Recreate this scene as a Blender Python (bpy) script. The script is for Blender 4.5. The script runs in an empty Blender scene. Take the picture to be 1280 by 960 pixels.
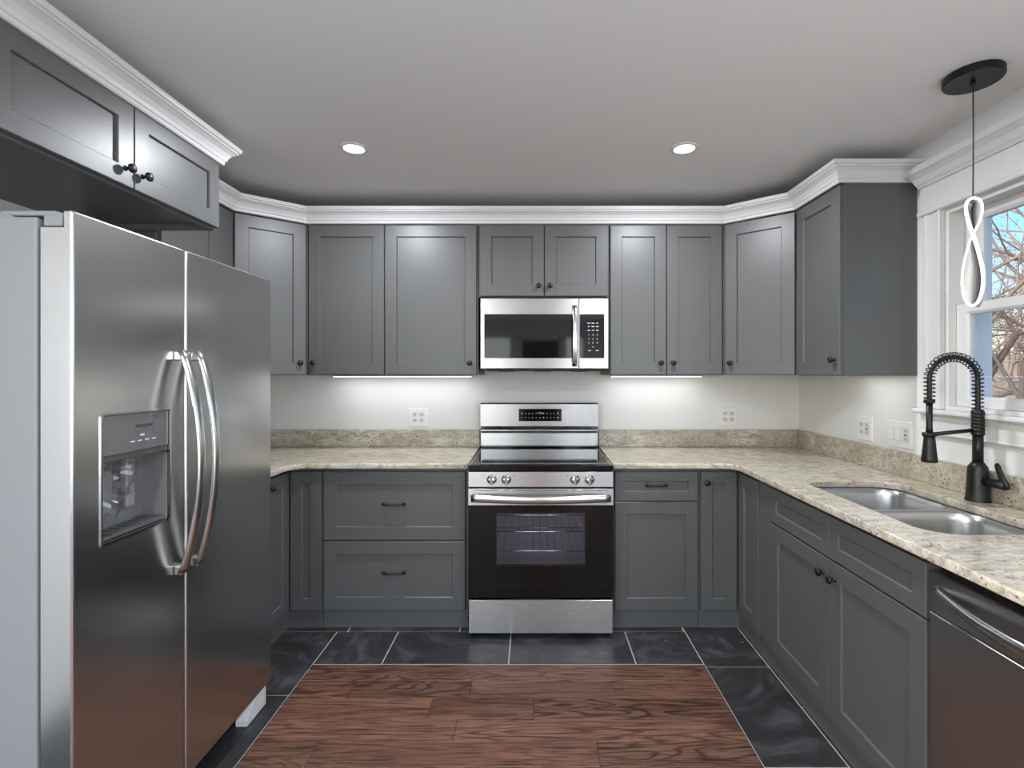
import bpy, bmesh, math, random
from mathutils import Vector, Matrix
C = bpy.context.scene.collection
PI = math.pi
rnd = random.Random(7)

# ------------------------------------------------------------------ camera, world, lights, exposure
cam_d = bpy.data.cameras.new('camera'); cam = bpy.data.objects.new('camera', cam_d); C.objects.link(cam)
cam.location = (0, 0, 1.41); cam.rotation_euler = (PI/2, 0, 0)
cam_d.sensor_width = 36; cam_d.lens = 624/1280*36
cam_d.shift_x = -27/1280; cam_d.shift_y = -14/1280
cam_d.clip_start = 0.02; cam_d.clip_end = 300
bpy.context.scene.camera = cam
sc = bpy.context.scene
sc.view_settings.view_transform = 'Standard'; sc.view_settings.look = 'None'
sc.view_settings.exposure = 0.64; sc.view_settings.gamma = 1; sc.view_settings.use_curve_mapping = False
try:
    sc.cycles.max_bounces = 10; sc.cycles.diffuse_bounces = 5; sc.cycles.glossy_bounces = 5
    sc.cycles.transparent_max_bounces = 12; sc.cycles.sample_clamp_indirect = 6
    sc.cycles.caustics_reflective = False; sc.cycles.caustics_refractive = False
    sc.cycles.use_denoising = True
except Exception: pass

P_WIN = 5.0
P_SIDE = 11     # fill light at the added side windows
P_DOWN = 12      # each recessed downlight
P_UNDER = .75   # each under-cabinet strip
SKY = 0.27
w = bpy.data.worlds.new('world'); sc.world = w; w.use_nodes = True
nt = w.node_tree; bg = nt.nodes['Background']
sky = nt.nodes.new('ShaderNodeTexSky'); sky.sky_type = 'NISHITA'; sky.sun_disc = False
sky.sun_elevation = math.radians(32); sky.sun_rotation = math.radians(235); sky.ozone_density = 2.2; sky.air_density = 1.1
hs = nt.nodes.new('ShaderNodeHueSaturation'); hs.inputs['Saturation'].default_value = 1.45; hs.inputs['Hue'].default_value = .512
nt.links.new(sky.outputs[0], hs.inputs['Color']); nt.links.new(hs.outputs[0], bg.inputs[0]); bg.inputs[1].default_value = SKY
sd = bpy.data.lights.new('sun', 'SUN'); so = bpy.data.objects.new('sun', sd); C.objects.link(so)
sd.energy = 3.4; sd.angle = 0.01; sd.color = (1, .93, .82)
so.rotation_euler = Vector((-0.80, -0.25, 0.62)).to_track_quat('Z', 'Y').to_euler()   # from the south-west, over the roof

def area(name, loc, dirv, sx, sy, power, color=(1,1,1), shape='RECTANGLE'):
    d = bpy.data.lights.new(name, 'AREA'); d.shape = shape; d.size = sx
    if shape == 'RECTANGLE': d.size_y = sy
    d.energy = power; d.color = color
    o = bpy.data.objects.new(name, d); C.objects.link(o); o.location = loc
    o.rotation_euler = Vector(dirv).to_track_quat('-Z', 'Z').to_euler()
    return o

XL, XR, YB, YR, ZC = -1.965, 1.785, 3.36, -4.0, 2.45
REAR = [(-1.75, -0.42, .12, 2.15), (.60, 1.02, .12, 2.15)]
SIDE = [(-3.5, -2.0), (-1.6, -.25)]      # unseen tall side windows behind the camera, added to carry fill light
for i, (a, b, z0, z1) in enumerate(REAR):
    area('window_daylight', ((a+b)/2, YR+.02, (z0+z1)/2), (0, 1, 0), b-a-.1, z1-z0-.1, P_WIN*(b-a)*(z1-z0), (.90, .965, 1.07))
for a, b in SIDE:
    for X_, n_ in ((XL+.02, 1), (XR-.02, -1)):
        area('window_daylight', (X_, (a+b)/2, 1.25), (n_, 0, 0), b-a-.1, 1.7, P_SIDE*(b-a)*1.8*(.62 if n_ > 0 else .95), (.90, .965, 1.07))

# ------------------------------------------------------------------ materials
def lin(c):
    def f(v):
        v /= 255
        return v/12.92 if v <= .04045 else ((v+.055)/1.055)**2.4
    return (f(c[0]), f(c[1]), f(c[2]), 1)
def mat(name, rgb, rough=.5, metal=0, coat=0, bump=None, spec=.5, emis=None, estr=0):
    m = bpy.data.materials.new(name); m.use_nodes = True
    b = m.node_tree.nodes['Principled BSDF']
    b.inputs['Base Color'].default_value = lin(rgb); b.inputs['Roughness'].default_value = rough
    b.inputs['Metallic'].default_value = metal; b.inputs['Coat Weight'].default_value = coat
    b.inputs['Specular IOR Level'].default_value = spec
    if emis: b.inputs['Emission Color'].default_value = lin(emis); b.inputs['Emission Strength'].default_value = estr
    if bump: add_bump(m, *bump)
    return m
class N:
    def __init__(s, m): s.t = m.node_tree; s.b = s.t.nodes['Principled BSDF']
    def n(s, t, **kw):
        x = s.t.nodes.new(t)
        for k, v in kw.items():
            if k.startswith('i_'): x.inputs[k[2:].replace('_', ' ')].default_value = v
            else: setattr(x, k, v)
        return x
    def l(s, a, b): s.t.links.new(a, b)
    def coord(s, scale, loc=None):
        tc = s.n('ShaderNodeTexCoord'); mp = s.n('ShaderNodeMapping'); mp.inputs['Scale'].default_value = scale
        s.l(tc.outputs['Object'], mp.inputs['Vector']); return mp.outputs[0]
    def noise(s, vec, scale, detail=4, rough=.55, dist=0):
        x = s.n('ShaderNodeTexNoise'); x.inputs['Scale'].default_value = scale; x.inputs['Detail'].default_value = detail
        x.inputs['Roughness'].default_value = rough; x.inputs['Distortion'].default_value = dist
        s.l(vec, x.inputs['Vector']); return x.outputs['Fac']
    def ramp(s, fac, stops):
        x = s.n('ShaderNodeValToRGB'); e = x.color_ramp.elements
        while len(e) < len(stops): e.new(.5)
        for i, (p, c) in enumerate(stops):
            e[i].position = p; e[i].color = lin(c) if len(c) == 3 else c
        s.l(fac, x.inputs[0]); return x.outputs[0]
    def mix(s, fac, a, b, mode='MIX'):
        x = s.n('ShaderNodeMix', data_type='RGBA', blend_type=mode)
        if isinstance(fac, (int, float)): x.inputs[0].default_value = fac
        else: s.l(fac, x.inputs[0])
        for k, v in ((6, a), (7, b)):
            if isinstance(v, tuple): x.inputs[k].default_value = lin(v) if len(v) == 3 else v
            else: s.l(v, x.inputs[k])
        return x.outputs[2]
    def math(s, op, a, b=0):
        x = s.n('ShaderNodeMath', operation=op)
        for k, v in ((0, a), (1, b)):
            if isinstance(v, (int, float)): x.inputs[k].default_value = v
            else: s.l(v, x.inputs[k])
        x.inputs[2].default_value = .28
        return x.outputs[0]
    def bump(s, h, strength, dist=.01):
        x = s.n('ShaderNodeBump'); x.inputs['Strength'].default_value = strength; x.inputs['Distance'].default_value = dist
        s.l(h, x.inputs['Height']); s.l(x.outputs[0], s.b.inputs['Normal'])
def add_bump(m, scale, strength, dist=.001):
    k = N(m); k.bump(k.noise(k.coord(scale), 1, 3), strength, dist)

M = {}
M['wall'] = mat('wall paint', (222, 222, 220), .75, bump=((260,)*3, .12, .0006))
M['ceiling'] = mat('ceiling paint', (240, 240, 239), .8, bump=((120,)*3, .15, .001))
M['trim'] = mat('white trim paint', (216, 216, 215), .38)
M['cab'] = mat('grey cabinet paint', (88, 89, 88), .38, bump=((300,)*3, .08, .0003))
M['cabin'] = mat('cabinet underside', (60, 61, 61), .6)
M['black'] = mat('matte black metal', (24, 24, 25), .38, .3)
M['rubber'] = mat('black plastic', (16, 16, 17), .45)
M['fridge_side'] = mat('grey painted fridge side', (132, 133, 134), .42, bump=((500,)*3, .2, .0004))
M['plastic'] = mat('light grey plastic', (205, 205, 203), .4)
M['white_plastic'] = mat('white plastic', (228, 228, 226), .3)
M['dark_slot'] = mat('dark slot', (30, 30, 30), .6)
M['glassblack'] = mat('black ceramic glass', (7, 7, 8), .05, spec=.4)
M['ring'] = mat('burner marking', (95, 95, 95), .2)
M['mark'] = mat('printed white marking', (215, 215, 215), .5)
M['mark_dark'] = mat('printed dark marking', (35, 35, 37), .5)
M['cord'] = mat('grey cord', (62, 62, 62), .6)
M['cavity'] = mat('oven enamel', (140, 140, 148), .35)
M['chrome'] = mat('polished wire', (215, 215, 215), .15, 1)
M['led'] = mat('led strip', (255, 255, 255), .4, emis=(255, 253, 248), estr=1.6)
M['undled'] = mat('under cabinet led', (255, 255, 255), .4, emis=(255, 250, 240), estr=4)
M['lamp'] = mat('downlight lens', (255, 255, 255), .4, emis=(255, 252, 246), estr=3)
M['alu'] = mat('satin aluminium', (190, 190, 190), .45, .35)
M['grout'] = mat('light grout', (176, 176, 172), .85)
M['pine'] = mat('dark stained door', (78, 52, 40), .45)

def steel(name, rgb, rough, stretch, aniso=0):
    m = mat(name, rgb, rough, 1); k = N(m)
    v = k.coord(stretch); n = k.noise(v, 1, 3, .6)
    r = k.n('ShaderNodeMapRange'); r.inputs[3].default_value = rough-.012; r.inputs[4].default_value = rough+.012
    k.l(n, r.inputs[0]); k.l(r.outputs[0], k.b.inputs['Roughness'])
    cv = k.n('ShaderNodeMapRange'); cv.inputs[3].default_value = .985; cv.inputs[4].default_value = 1.012; k.l(n, cv.inputs[0])
    vm = k.n('ShaderNodeVectorMath', operation='SCALE'); vm.inputs[0].default_value = lin(rgb)[:3]; k.l(cv.outputs[0], vm.inputs['Scale']); k.l(vm.outputs[0], k.b.inputs['Base Color'])
    if aniso:
        k.b.inputs['Anisotropic'].default_value = aniso; k.b.inputs['Anisotropic Rotation'].default_value = .25
    return m
M['steel'] = steel('brushed stainless', (190, 190, 189), .27, (6, 6, 700), .8)      # grain runs level
M['steel_fridge'] = steel('brushed stainless fridge', (202, 202, 201), .22, (6, 6, 600))
M['steel_dw'] = steel('brushed stainless dishwasher', (180, 180, 179), .3, (6, 6, 600))
M['steel_sink'] = steel('sink stainless', (190, 190, 188), .28, (6, 300, 300))
M['steel_bright'] = steel('bright steel', (205, 205, 203), .2, (400, 6, 400))

def granite(name, warm):
    m = mat(name, (200, 190, 165), .16, spec=.5); k = N(m)
    v = k.coord((1, 1, 1))
    big = k.noise(v, 3.2, 5, .6, .6)
    base = k.ramp(big, [(.30, (176, 168, 154)), (.45, warm), (.58, (205, 198, 184)), (.72, (166, 160, 152))])
    v2 = k.coord((3, 9, 9)); streak = k.noise(v2, 4, 8, .72, .8)
    c = k.mix(k.ramp(streak, [(.44, (0, 0, 0)), (.62, (255, 255, 255))]), base, (152, 143, 128))
    mid = k.noise(v, 42, 5, .7, .5)
    c = k.mix(k.ramp(mid, [(.53, (0, 0, 0)), (.64, (165, 165, 165))]), c, (126, 116, 100))
    vo = k.n('ShaderNodeTexVoronoi'); vo.inputs['Scale'].default_value = 62; k.l(v, vo.inputs['Vector'])
    sp = k.ramp(vo.outputs['Distance'], [(.16, (255, 255, 255)), (.27, (0, 0, 0))])
    msk = k.ramp(k.noise(v, 11, 3, .6), [(.46, (0, 0, 0)), (.56, (255, 255, 255))])
    c = k.mix(k.math('MULTIPLY', sp, msk), c, (62, 52, 48))
    lt = k.ramp(k.noise(v, 90, 3, .6), [(.56, (0, 0, 0)), (.66, (150, 150, 150))])
    c = k.mix(lt, c, (228, 222, 206))
    k.l(c, k.b.inputs['Base Color'])
    return m
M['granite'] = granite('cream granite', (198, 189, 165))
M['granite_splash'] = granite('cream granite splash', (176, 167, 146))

def wood_floor():
    m = mat('stained oak', (90, 60, 48), .42, spec=.35); k = N(m)
    at = k.n('ShaderNodeVertexColor', layer_name='pid')
    sep = k.n('ShaderNodeSeparateColor'); k.l(at.outputs[0], sep.inputs[0])
    tc = k.n('ShaderNodeTexCoord')
    off = k.n('ShaderNodeVectorMath', operation='SCALE'); k.l(at.outputs[0], off.inputs[0]); off.inputs['Scale'].default_value = 37
    add = k.n('ShaderNodeVectorMath', operation='ADD'); k.l(tc.outputs['Object'], add.inputs[0]); k.l(off.outputs[0], add.inputs[1])
    def mp(scale):
        x = k.n('ShaderNodeMapping'); x.inputs['Scale'].default_value = scale; k.l(add.outputs[0], x.inputs[0]); return x.outputs[0]
    h = k.noise(mp((1.3, 9, 1)), 1, 1.6, .45, .1)
    fr = k.n('ShaderNodeMapRange'); fr.inputs[3].default_value = 55; fr.inputs[4].default_value = 120; k.l(sep.outputs[0], fr.inputs[0])
    sn = k.math('SINE', k.math('MULTIPLY', h, fr.outputs[0]))
    sn2 = k.math('ADD', k.math('MULTIPLY', sn, .5), .5)
    rings = k.ramp(sn2, [(.6, (0, 0, 0)), (.97, (255, 255, 255))])
    fine = k.noise(mp((5, 150, 1)), 1, 4, .7)
    fineR = k.ramp(fine, [(.47, (0, 0, 0)), (.62, (255, 255, 255))])
    base = k.mix(sep.outputs[1], (128, 90, 72), (92, 62, 49))
    tone = k.noise(mp((.8, 5, 1)), 1, 2)
    base = k.mix(k.ramp(tone, [(.35, (0, 0, 0)), (.7, (190, 190, 190))]), base, (146, 110, 90))
    c = k.mix(k.math('MULTIPLY', rings, k.math('MULTIPLY_ADD', k.math('POWER', sep.outputs[2], 1.5), .62)), base, (50, 31, 26))
    c = k.mix(k.math('MULTIPLY', fineR, .85), c, (40, 24, 20))
    k.l(c, k.b.inputs['Base Color'])
    k.bump(k.math('ADD', fineR, rings), .25, -.0006)
    return m
M['wood'] = wood_floor()
def slate():
    m = mat('slate tile', (48, 50, 52), .42, spec=.4); k = N(m)
    at = k.n('ShaderNodeVertexColor', layer_name='pid')
    off = k.n('ShaderNodeVectorMath', operation='SCALE'); k.l(at.outputs[0], off.inputs[0]); off.inputs['Scale'].default_value = 23
    tc = k.n('ShaderNodeTexCoord')
    add = k.n('ShaderNodeVectorMath', operation='ADD'); k.l(tc.outputs['Object'], add.inputs[0]); k.l(off.outputs[0], add.inputs[1])
    a = k.noise(add.outputs[0], 3.5, 8, .65, 1.6)
    c = k.ramp(a, [(.3, (34, 34, 35)), (.5, (50, 50, 51)), (.68, (80, 81, 81)), (.8, (55, 56, 56))])
    s = k.ramp(k.noise(add.outputs[0], 26, 2, .5, 1), [(.73, (0, 0, 0)), (.78, (255, 255, 255))])
    c = k.mix(k.math('MULTIPLY', s, .5), c, (170, 170, 168))
    k.l(c, k.b.inputs['Base Color']); k.bump(k.noise(add.outputs[0], 14, 6, .6), .35, .003)
    return m
M['slate'] = slate()

def glass(name, tint, alpha, rough=.02):
    m = bpy.data.materials.new(name); m.use_nodes = True; t = m.node_tree
    for n in list(t.nodes): t.nodes.remove(n)
    o = t.nodes.new('ShaderNodeOutputMaterial'); mx = t.nodes.new('ShaderNodeMixShader')
    tr = t.nodes.new('ShaderNodeBsdfTransparent'); tr.inputs[0].default_value = tint
    gl = t.nodes.new('ShaderNodeBsdfGlossy'); gl.inputs['Roughness'].default_value = rough
    lw = t.nodes.new('ShaderNodeLayerWeight'); lw.inputs[0].default_value = .5
    pw = t.nodes.new('ShaderNodeMath'); pw.operation = 'POWER'; pw.inputs[1].default_value = 4.5; t.links.new(lw.outputs['Facing'], pw.inputs[0])
    fr = t.nodes.new('ShaderNodeMath'); fr.operation = 'MULTIPLY_ADD'; fr.inputs[1].default_value = .9; fr.inputs[2].default_value = .045; t.links.new(pw.outputs[0], fr.inputs[0])
    t.links.new(fr.outputs[0], mx.inputs[0]); t.links.new(tr.outputs[0], mx.inputs[1]); t.links.new(gl.outputs[0], mx.inputs[2])
    t.links.new(mx.outputs[0], o.inputs[0])
    return m
M['pane'] = glass('window pane', (.96, .97, .97, 1), 1)
M['oven_glass'] = glass('oven glass', (.92, .92, .96, 1), 1, .04)
M['micro_glass'] = glass('microwave glass', (.22, .22, .23, 1), 1, .04)
M['bag'] = glass('clear film', (.86, .86, .87, 1), 1, .12)
M['bark'] = mat('grey brown bark', (158, 138, 124), .9)
M['bark_dark'] = mat('dark bark', (96, 82, 74), .9)
def ground_mat():
    m = mat('leaf litter', (150, 128, 98), .95); k = N(m); v = k.coord((1, 1, 1))
    k.l(k.ramp(k.noise(v, 2.2, 8, .75), [(.3, (92, 76, 56)), (.5, (160, 138, 104)), (.65, (202, 184, 150)), (.8, (120, 100, 74))]), k.b.inputs['Base Color'])
    return m
M['ground'] = ground_mat()

# ------------------------------------------------------------------ mesh helpers
class MB:
    def __init__(s): s.v = []; s.f = []; s.sm = []; s.mi = []; s.cur = 0
    def add(s, vs, fs, smooth=False):
        o = len(s.v); s.v += [Vector(p) for p in vs]
        for f in fs: s.f.append([i+o for i in f]); s.sm.append(smooth); s.mi.append(s.cur)
        return s
    def box(s, x0, x1, y0, y1, z0, z1, b=0, T=None):
        if x0 > x1: x0, x1 = x1, x0
        if y0 > y1: y0, y1 = y1, y0
        if z0 > z1: z0, z1 = z1, z0
        b = min(b, (x1-x0)*.49, (y1-y0)*.49, (z1-z0)*.49)
        if b <= 0:
            vs = [(x, y, z) for z in (z0, z1) for (x, y) in ((x0, y0), (x1, y0), (x1, y1), (x0, y1))]
            fs = [(0, 3, 2, 1), (4, 5, 6, 7), (0, 1, 5, 4), (1, 2, 6, 5), (2, 3, 7, 6), (3, 0, 4, 7)]
            if T: vs = [T @ Vector(p) for p in vs]
            return s.add(vs, fs)
        bm = bmesh.new(); bmesh.ops.create_cube(bm, size=1)
        for v in bm.verts: v.co = Vector((x0+(v.co.x+.5)*(x1-x0), y0+(v.co.y+.5)*(y1-y0), z0+(v.co.z+.5)*(z1-z0)))
        bmesh.ops.bevel(bm, geom=bm.edges[:], offset=b, segments=2, affect='EDGES', profile=.5)
        bm.verts.ensure_lookup_table()
        vs = [v.co.copy() for v in bm.verts]; fs = [[v.index for v in f.verts] for f in bm.faces]; bm.free()
        if T: vs = [T @ p for p in vs]
        return s.add(vs, fs)
    def prism(s, poly, z0, z1, T=None):
        n = len(poly); vs = [(x, y, z0) for x, y in poly]+[(x, y, z1) for x, y in poly]
        fs = [list(range(n))[::-1], list(range(n, 2*n))]+[(i, (i+1) % n, n+(i+1) % n, n+i) for i in range(n)]
        if T: vs = [T @ Vector(p) for p in vs]
        return s.add(vs, fs)
    def loft(s, rings, closed=False, cap=True, smooth=False):
        n = len(rings[0]); vs = [p for r in rings for p in r]; fs = []
        m = len(rings)
        for i in range(m if closed else m-1):
            j = (i+1) % m
            for k in range(n):
                l = (k+1) % n; fs.append((i*n+k, i*n+l, j*n+l, j*n+k))
        if cap and not closed: fs.append(list(range(n))[::-1]); fs.append([(m-1)*n+k for k in range(n)])
        return s.add(vs, fs, smooth)
    def lathe(s, prof, o, axis=(0, 0, 1), seg=24, smooth=True):
        ax = Vector(axis).normalized(); o = Vector(o)
        u = ax.orthogonal().normalized(); v = ax.cross(u)
        return s.loft([[o+ax*h+(u*math.cos(2*PI*k/seg)+v*math.sin(2*PI*k/seg))*max(r, 1e-5) for k in range(seg)] for r, h in prof], smooth=smooth)
    def tube(s, pts, r, seg=10, r2=None, up=None, closed=False, cap=True):
        pts = [Vector(p) for p in pts]; n = len(pts); rings = []; prev = None
        for i, p in enumerate(pts):
            if closed: t = pts[(i+1) % n]-pts[i-1]
            else: t = pts[min(i+1, n-1)]-pts[max(i-1, 0)]
            t.normalize()
            if up is not None: u = Vector(up)
            elif prev is None: u = t.orthogonal()
            else: u = prev
            u = (u-t*u.dot(t)).normalized(); prev = u; w_ = t.cross(u)
            ra = r[i] if isinstance(r, (list, tuple)) else r
            rb = (r2[i] if isinstance(r2, (list, tuple)) else r2) if r2 is not None else ra
            rings.append([p+u*ra*math.cos(2*PI*k/seg)+w_*rb*math.sin(2*PI*k/seg) for k in range(seg)])
        return s.loft(rings, closed=closed, cap=cap, smooth=True)
    def build(s, name, m, parent=None, loc=None):
        base = Vector((0, 0, 0)); p = parent
        while p: base += p.location; p = p.parent
        if parent is None and loc is None: base = Vector((0, 0, 0))
        if loc is not None: base = base+Vector(loc)
        me = bpy.data.meshes.new(name)
        me.from_pydata([v-base for v in s.v], [], s.f)
        me.polygons.foreach_set('use_smooth', s.sm)
        me.polygons.foreach_set('material_index', s.mi)
        for mm in (m if isinstance(m, list) else [m]): me.materials.append(mm)
        bm = bmesh.new(); bm.from_mesh(me); bmesh.ops.recalc_face_normals(bm, faces=bm.faces[:]); bm.to_mesh(me); bm.free()
        me.update()
        o = bpy.data.objects.new(name, me); C.objects.link(o)
        if parent: o.parent = parent
        if loc is not None: o.location = loc
        return o

def rr(u0, u1, z0, z1, r=0, q=3):
    """rounded rectangle outline (u,z)"""
    if r <= 0: return [(u0, z0), (u1, z0), (u1, z1), (u0, z1)]
    out = []
    for cx, cz, a in ((u1-r, z0+r, -PI/2), (u1-r, z1-r, 0), (u0+r, z1-r, PI/2), (u0+r, z0+r, PI)):
        for k in range(q+1):
            t = a+k*PI/2/q; out.append((cx+r*math.cos(t), cz+r*math.sin(t)))
    return out
class Fr:
    """a wall-like frame: u along the face, n out of the face towards the room, z up"""
    def __init__(s, o, u, n): s.o = Vector(o); s.u = Vector(u).normalized(); s.n = Vector(n).normalized()
    def p(s, u, n, z): return s.o+s.u*u+s.n*n+Vector((0, 0, z))
    def mat(s):
        m = Matrix.Identity(4)
        for i in range(3): m[i][0] = s.u[i]; m[i][1] = -s.n[i]; m[i][2] = (0, 0, 1)[i]; m[i][3] = s.o[i]
        return m
    def box(s, mb, u0, u1, n0, n1, z0, z1, b=0): return mb.box(u0, u1, -n1, -n0, z0, z1, b, T=s.mat())
    def rings(s, mb, lst, cap=True, smooth=False):
        return mb.loft([[s.p(u, n, z) for u, z in ring] for ring, n in lst], cap=cap, smooth=smooth)

def thing(name, label, cat, loc=(0, 0, 0), group=None):
    o = bpy.data.objects.new(name, None); C.objects.link(o); o.location = loc; o.empty_display_size = .1
    o['label'] = label; o['category'] = cat
    if group: o['group'] = group
    return o
def tag(o, label, cat, group=None, kind=None):
    o['label'] = label; o['category'] = cat
    if group: o['group'] = group
    if kind: o['kind'] = kind
    return o
def struct(o): o['kind'] = 'structure'; return o

def shaker(name, F, u0, u1, z0, z1, parent, st=.066, t=.02, m=None):
    mb = MB(); c = .0018
    F.rings(mb, [(rr(u0, u1, z0, z1), 0), (rr(u0, u1, z0, z1), t-c), (rr(u0+c, u1-c, z0+c, z1-c), t),
                 (rr(u0+st, u1-st, z0+st, z1-st), t), (rr(u0+st+.003, u1-st-.003, z0+st+.003, z1-st-.003), t-.004),
                 (rr(u0+st+.004, u1-st-.004, z0+st+.004, z1-st-.004), t-.010)])
    return mb.build(name, m or M['cab'], parent)
def knob(F, u, z, parent, n=.02):
    mb = MB(); mb.lathe([(0, 0), (.0085, 0), (.0085, .002), (.0055, .005), (.005, .012), (.0075, .016), (.0145, .019), (.0155, .023), (.0145, .028), (.009, .031), (0, .0315)], F.p(u, n, z), F.n, 20)
    return mb.build('knob', M['black'], parent)
def pull(F, u, z, parent, n=.02, L=.125):
    mb = MB(); h = L/2
    pts = [(-h+.006, 0), (-h+.006, .012), (-h+.012, .021), (-h+.03, .0245), (0, .026), (h-.03, .0245), (h-.012, .021), (h-.006, .012), (h-.006, 0)]
    mb.tube([F.p(u+a, n+b, z) for a, b in pts], .0048, 8, r2=.0058, up=(0, 0, 1))
    for s_ in (-1, 1): mb.lathe([(0, 0), (.0095, 0), (.0095, .003), (.006, .006), (0, .006)], F.p(u+s_*(h-.006), n, z), F.n, 14)
    return mb.build('handle', M['black'], parent)

# ------------------------------------------------------------------ room shell
def floor():
    cols = []; mb = MB(); cols_f = []
    def rect(x0, x1, y0, y1, z, mi, pid):
        mb.cur = mi; n0 = len(mb.f)
        c = .0012
        lo = [(x0, y0, z-.01), (x1, y0, z-.01), (x1, y1, z-.01), (x0, y1, z-.01)]
        mid = [(x0, y0, z-c), (x1, y0, z-c), (x1, y1, z-c), (x0, y1, z-c)]
        top = [(x0+c, y0+c, z), (x1-c, y0+c, z), (x1-c, y1-c, z), (x0+c, y1-c, z)]
        mb.loft([lo, mid, top])
        cols_f.extend([pid]*(len(mb.f)-n0))
    def rp(): return (rnd.random(), rnd.random(), rnd.random(), 1)
    mb.cur = 0; mb.box(XL-.1, XR+.1, YR-.1, YB+.1, -.06, -.0035); cols_f.extend([(0, 0, 0, 1)]*6)
    mb.cur = 3; mb.box(-1.069, .824, YR, 2.4125, -.0034, -.0012); cols_f.extend([(0, 0, 0, 1)]*6)
    g = .0035
    def tile(x0, x1, y0, y1): rect(max(x0, XL)+g, min(x1, XR)-g, y0+g, y1-g, 0, 1, rp())
    # back row behind, main back row, side columns (12 x 24 inch tiles)
    xs = [XL, -1.625, -1.015, -.405, .205, .82]
    for a, b in zip(xs, xs[1:]): tile(a, b, 2.722, YB)
    tile(-1.07, -.737, 2.418, 2.722); tile(-.737, -.122, 2.418, 2.722); tile(-.122, .497, 2.418, 2.722); tile(.497, .825, 2.418, 2.722)
    def column(x0, x1, y_top, joints):
        ys = [y_top]+joints+[YR]
        for a, b in zip(ys[1:], ys): tile(x0, x1, a, b)
    def js(y): 
        r = []
        while y > YR+.3: r.append(y); y -= .61
        return r
    column(-1.375, -1.07, 2.722, js(2.185)); column(XL, -1.375, 2.722, js(2.49))
    column(.825, 1.13, YB, js(2.395)); column(1.13, XR, YB, js(2.717))
    # oak planks
    y = 2.412; row = 0
    known = {0: [], 1: [-.81, -.28, .36], 2: [-.435, 0.0], 3: [-.31], 4: [-.82, .24], 5: [-.5, .45]}
    while y > YR:
        y1 = y; y0 = y-.1255; y = y0
        if row in known: js_ = known[row]
        else:
            js_ = []; x = -1.07+rnd.uniform(.1, .9)
            while x < .78: js_.append(x); x += rnd.uniform(.35, 1.2)
        xs = [-1.068]+js_+[.823]
        for a, b in zip(xs, xs[1:]): rect(a+.0008, b-.0008, y0+.0008, y1-.0008, .0005, 2, rp())
        row += 1
    o = mb.build('floor', [M['grout'], M['slate'], M['wood'], M['rubber']]); struct(o)
    me = o.data; ca = me.color_attributes.new('pid', 'FLOAT_COLOR', 'CORNER')
    for p, c in zip(me.polygons, cols_f):
        for li in p.loop_indices: ca.data[li].color = c
floor()
struct(MB().box(XL-.1, XR+.1, YR-.1, YB+.1, ZC, ZC+.1).build('ceiling', M['ceiling']))
struct(MB().box(XL-.1, XR+.14, YB, YB+.1, 0, ZC).build('wall_back', M['wall']))
def side_wall(mb, x0, x1, y1):
    ys = [YR]+[q for p in SIDE for q in p]+[y1]
    for i in range(0, len(ys), 2): mb.box(x0, x1, ys[i], ys[i+1], 0, ZC)
    for a, b in SIDE: mb.box(x0, x1, a, b, 0, .35); mb.box(x0, x1, a, b, 2.15, ZC)
mb = MB(); side_wall(mb, XL-.1, XL, YB); struct(mb.build('wall_left', M['wall']))
WY0, WY1, WZ0, WZ1 = 1.34, 2.165, 1.25, 2.115      # kitchen window opening in the right wall
mb = MB()
side_wall(mb, XR, XR+.14, WY0); mb.box(XR, XR+.14, WY1, YB, 0, ZC)
mb.box(XR, XR+.14, WY0, WY1, 0, WZ0); mb.box(XR, XR+.14, WY0, WY1, WZ1, ZC)
struct(mb.build('wall_right', M['wall']))
mb = MB(); xs = [XL-.1, REAR[0][0], REAR[0][1], REAR[1][0], REAR[1][1], XR+.14]
for i in (0, 2, 4): mb.box(xs[i], xs[i+1], YR-.12, YR, 0, ZC)
for a, b, z0, z1 in REAR: mb.box(a, b, YR-.12, YR, 0, z0); mb.box(a, b, YR-.12, YR, z1, ZC)
struct(mb.build('wall_rear', M['wall']))
for i, (a, b, z0, z1) in enumerate(REAR):
    r = bpy.data.objects.new('window_%d' % (i+2), None); C.objects.link(r); struct(r); r.location = ((a+b)/2, YR, z0)
    mb = MB(); f = .05
    for x0, x1, q0, q1 in ((a, a+f, z0, z1), (b-f, b, z0, z1), (a, b, z0, z0+f), (a, b, z1-f, z1), (a, b, (z0+z1)/2-.02, (z0+z1)/2+.02)): mb.box(x0, x1, YR-.08, YR-.03, q0, q1, .004)
    mb.build('window_frame', M['trim'], r)
    mb = MB().box(a+f, b-f, YR-.06, YR-.055, z0+f, z1-f); mb.build('window_pane', M['pane'], r)
nw = 4
for X_, n_ in ((XL, 1), (XR, -1)):
    for a, b in SIDE:  # frames and panes for the added side windows that hold fill lamps
        r = bpy.data.objects.new('window_%d' % nw, None); C.objects.link(r); struct(r); r.location = (X_, (a+b)/2, .35); nw += 1
        mb = MB(); f = .05
        for y0, y1, q0, q1 in ((a, a+f, .35, 2.15), (b-f, b, .35, 2.15), (a+f, b-f, .35, .4), (a+f, b-f, 2.1, 2.15), (a+f, b-f, 1.23, 1.27)): mb.box(X_-n_*.07, X_-n_*.03, y0, y1, q0, q1, .004)
        mb.build('window_frame', M['trim'], r)
        mb = MB().box(X_-n_*.055, X_-n_*.05, a+f, b-f, .4, 2.1); mb.build('window_pane', M['pane'], r)
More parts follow.
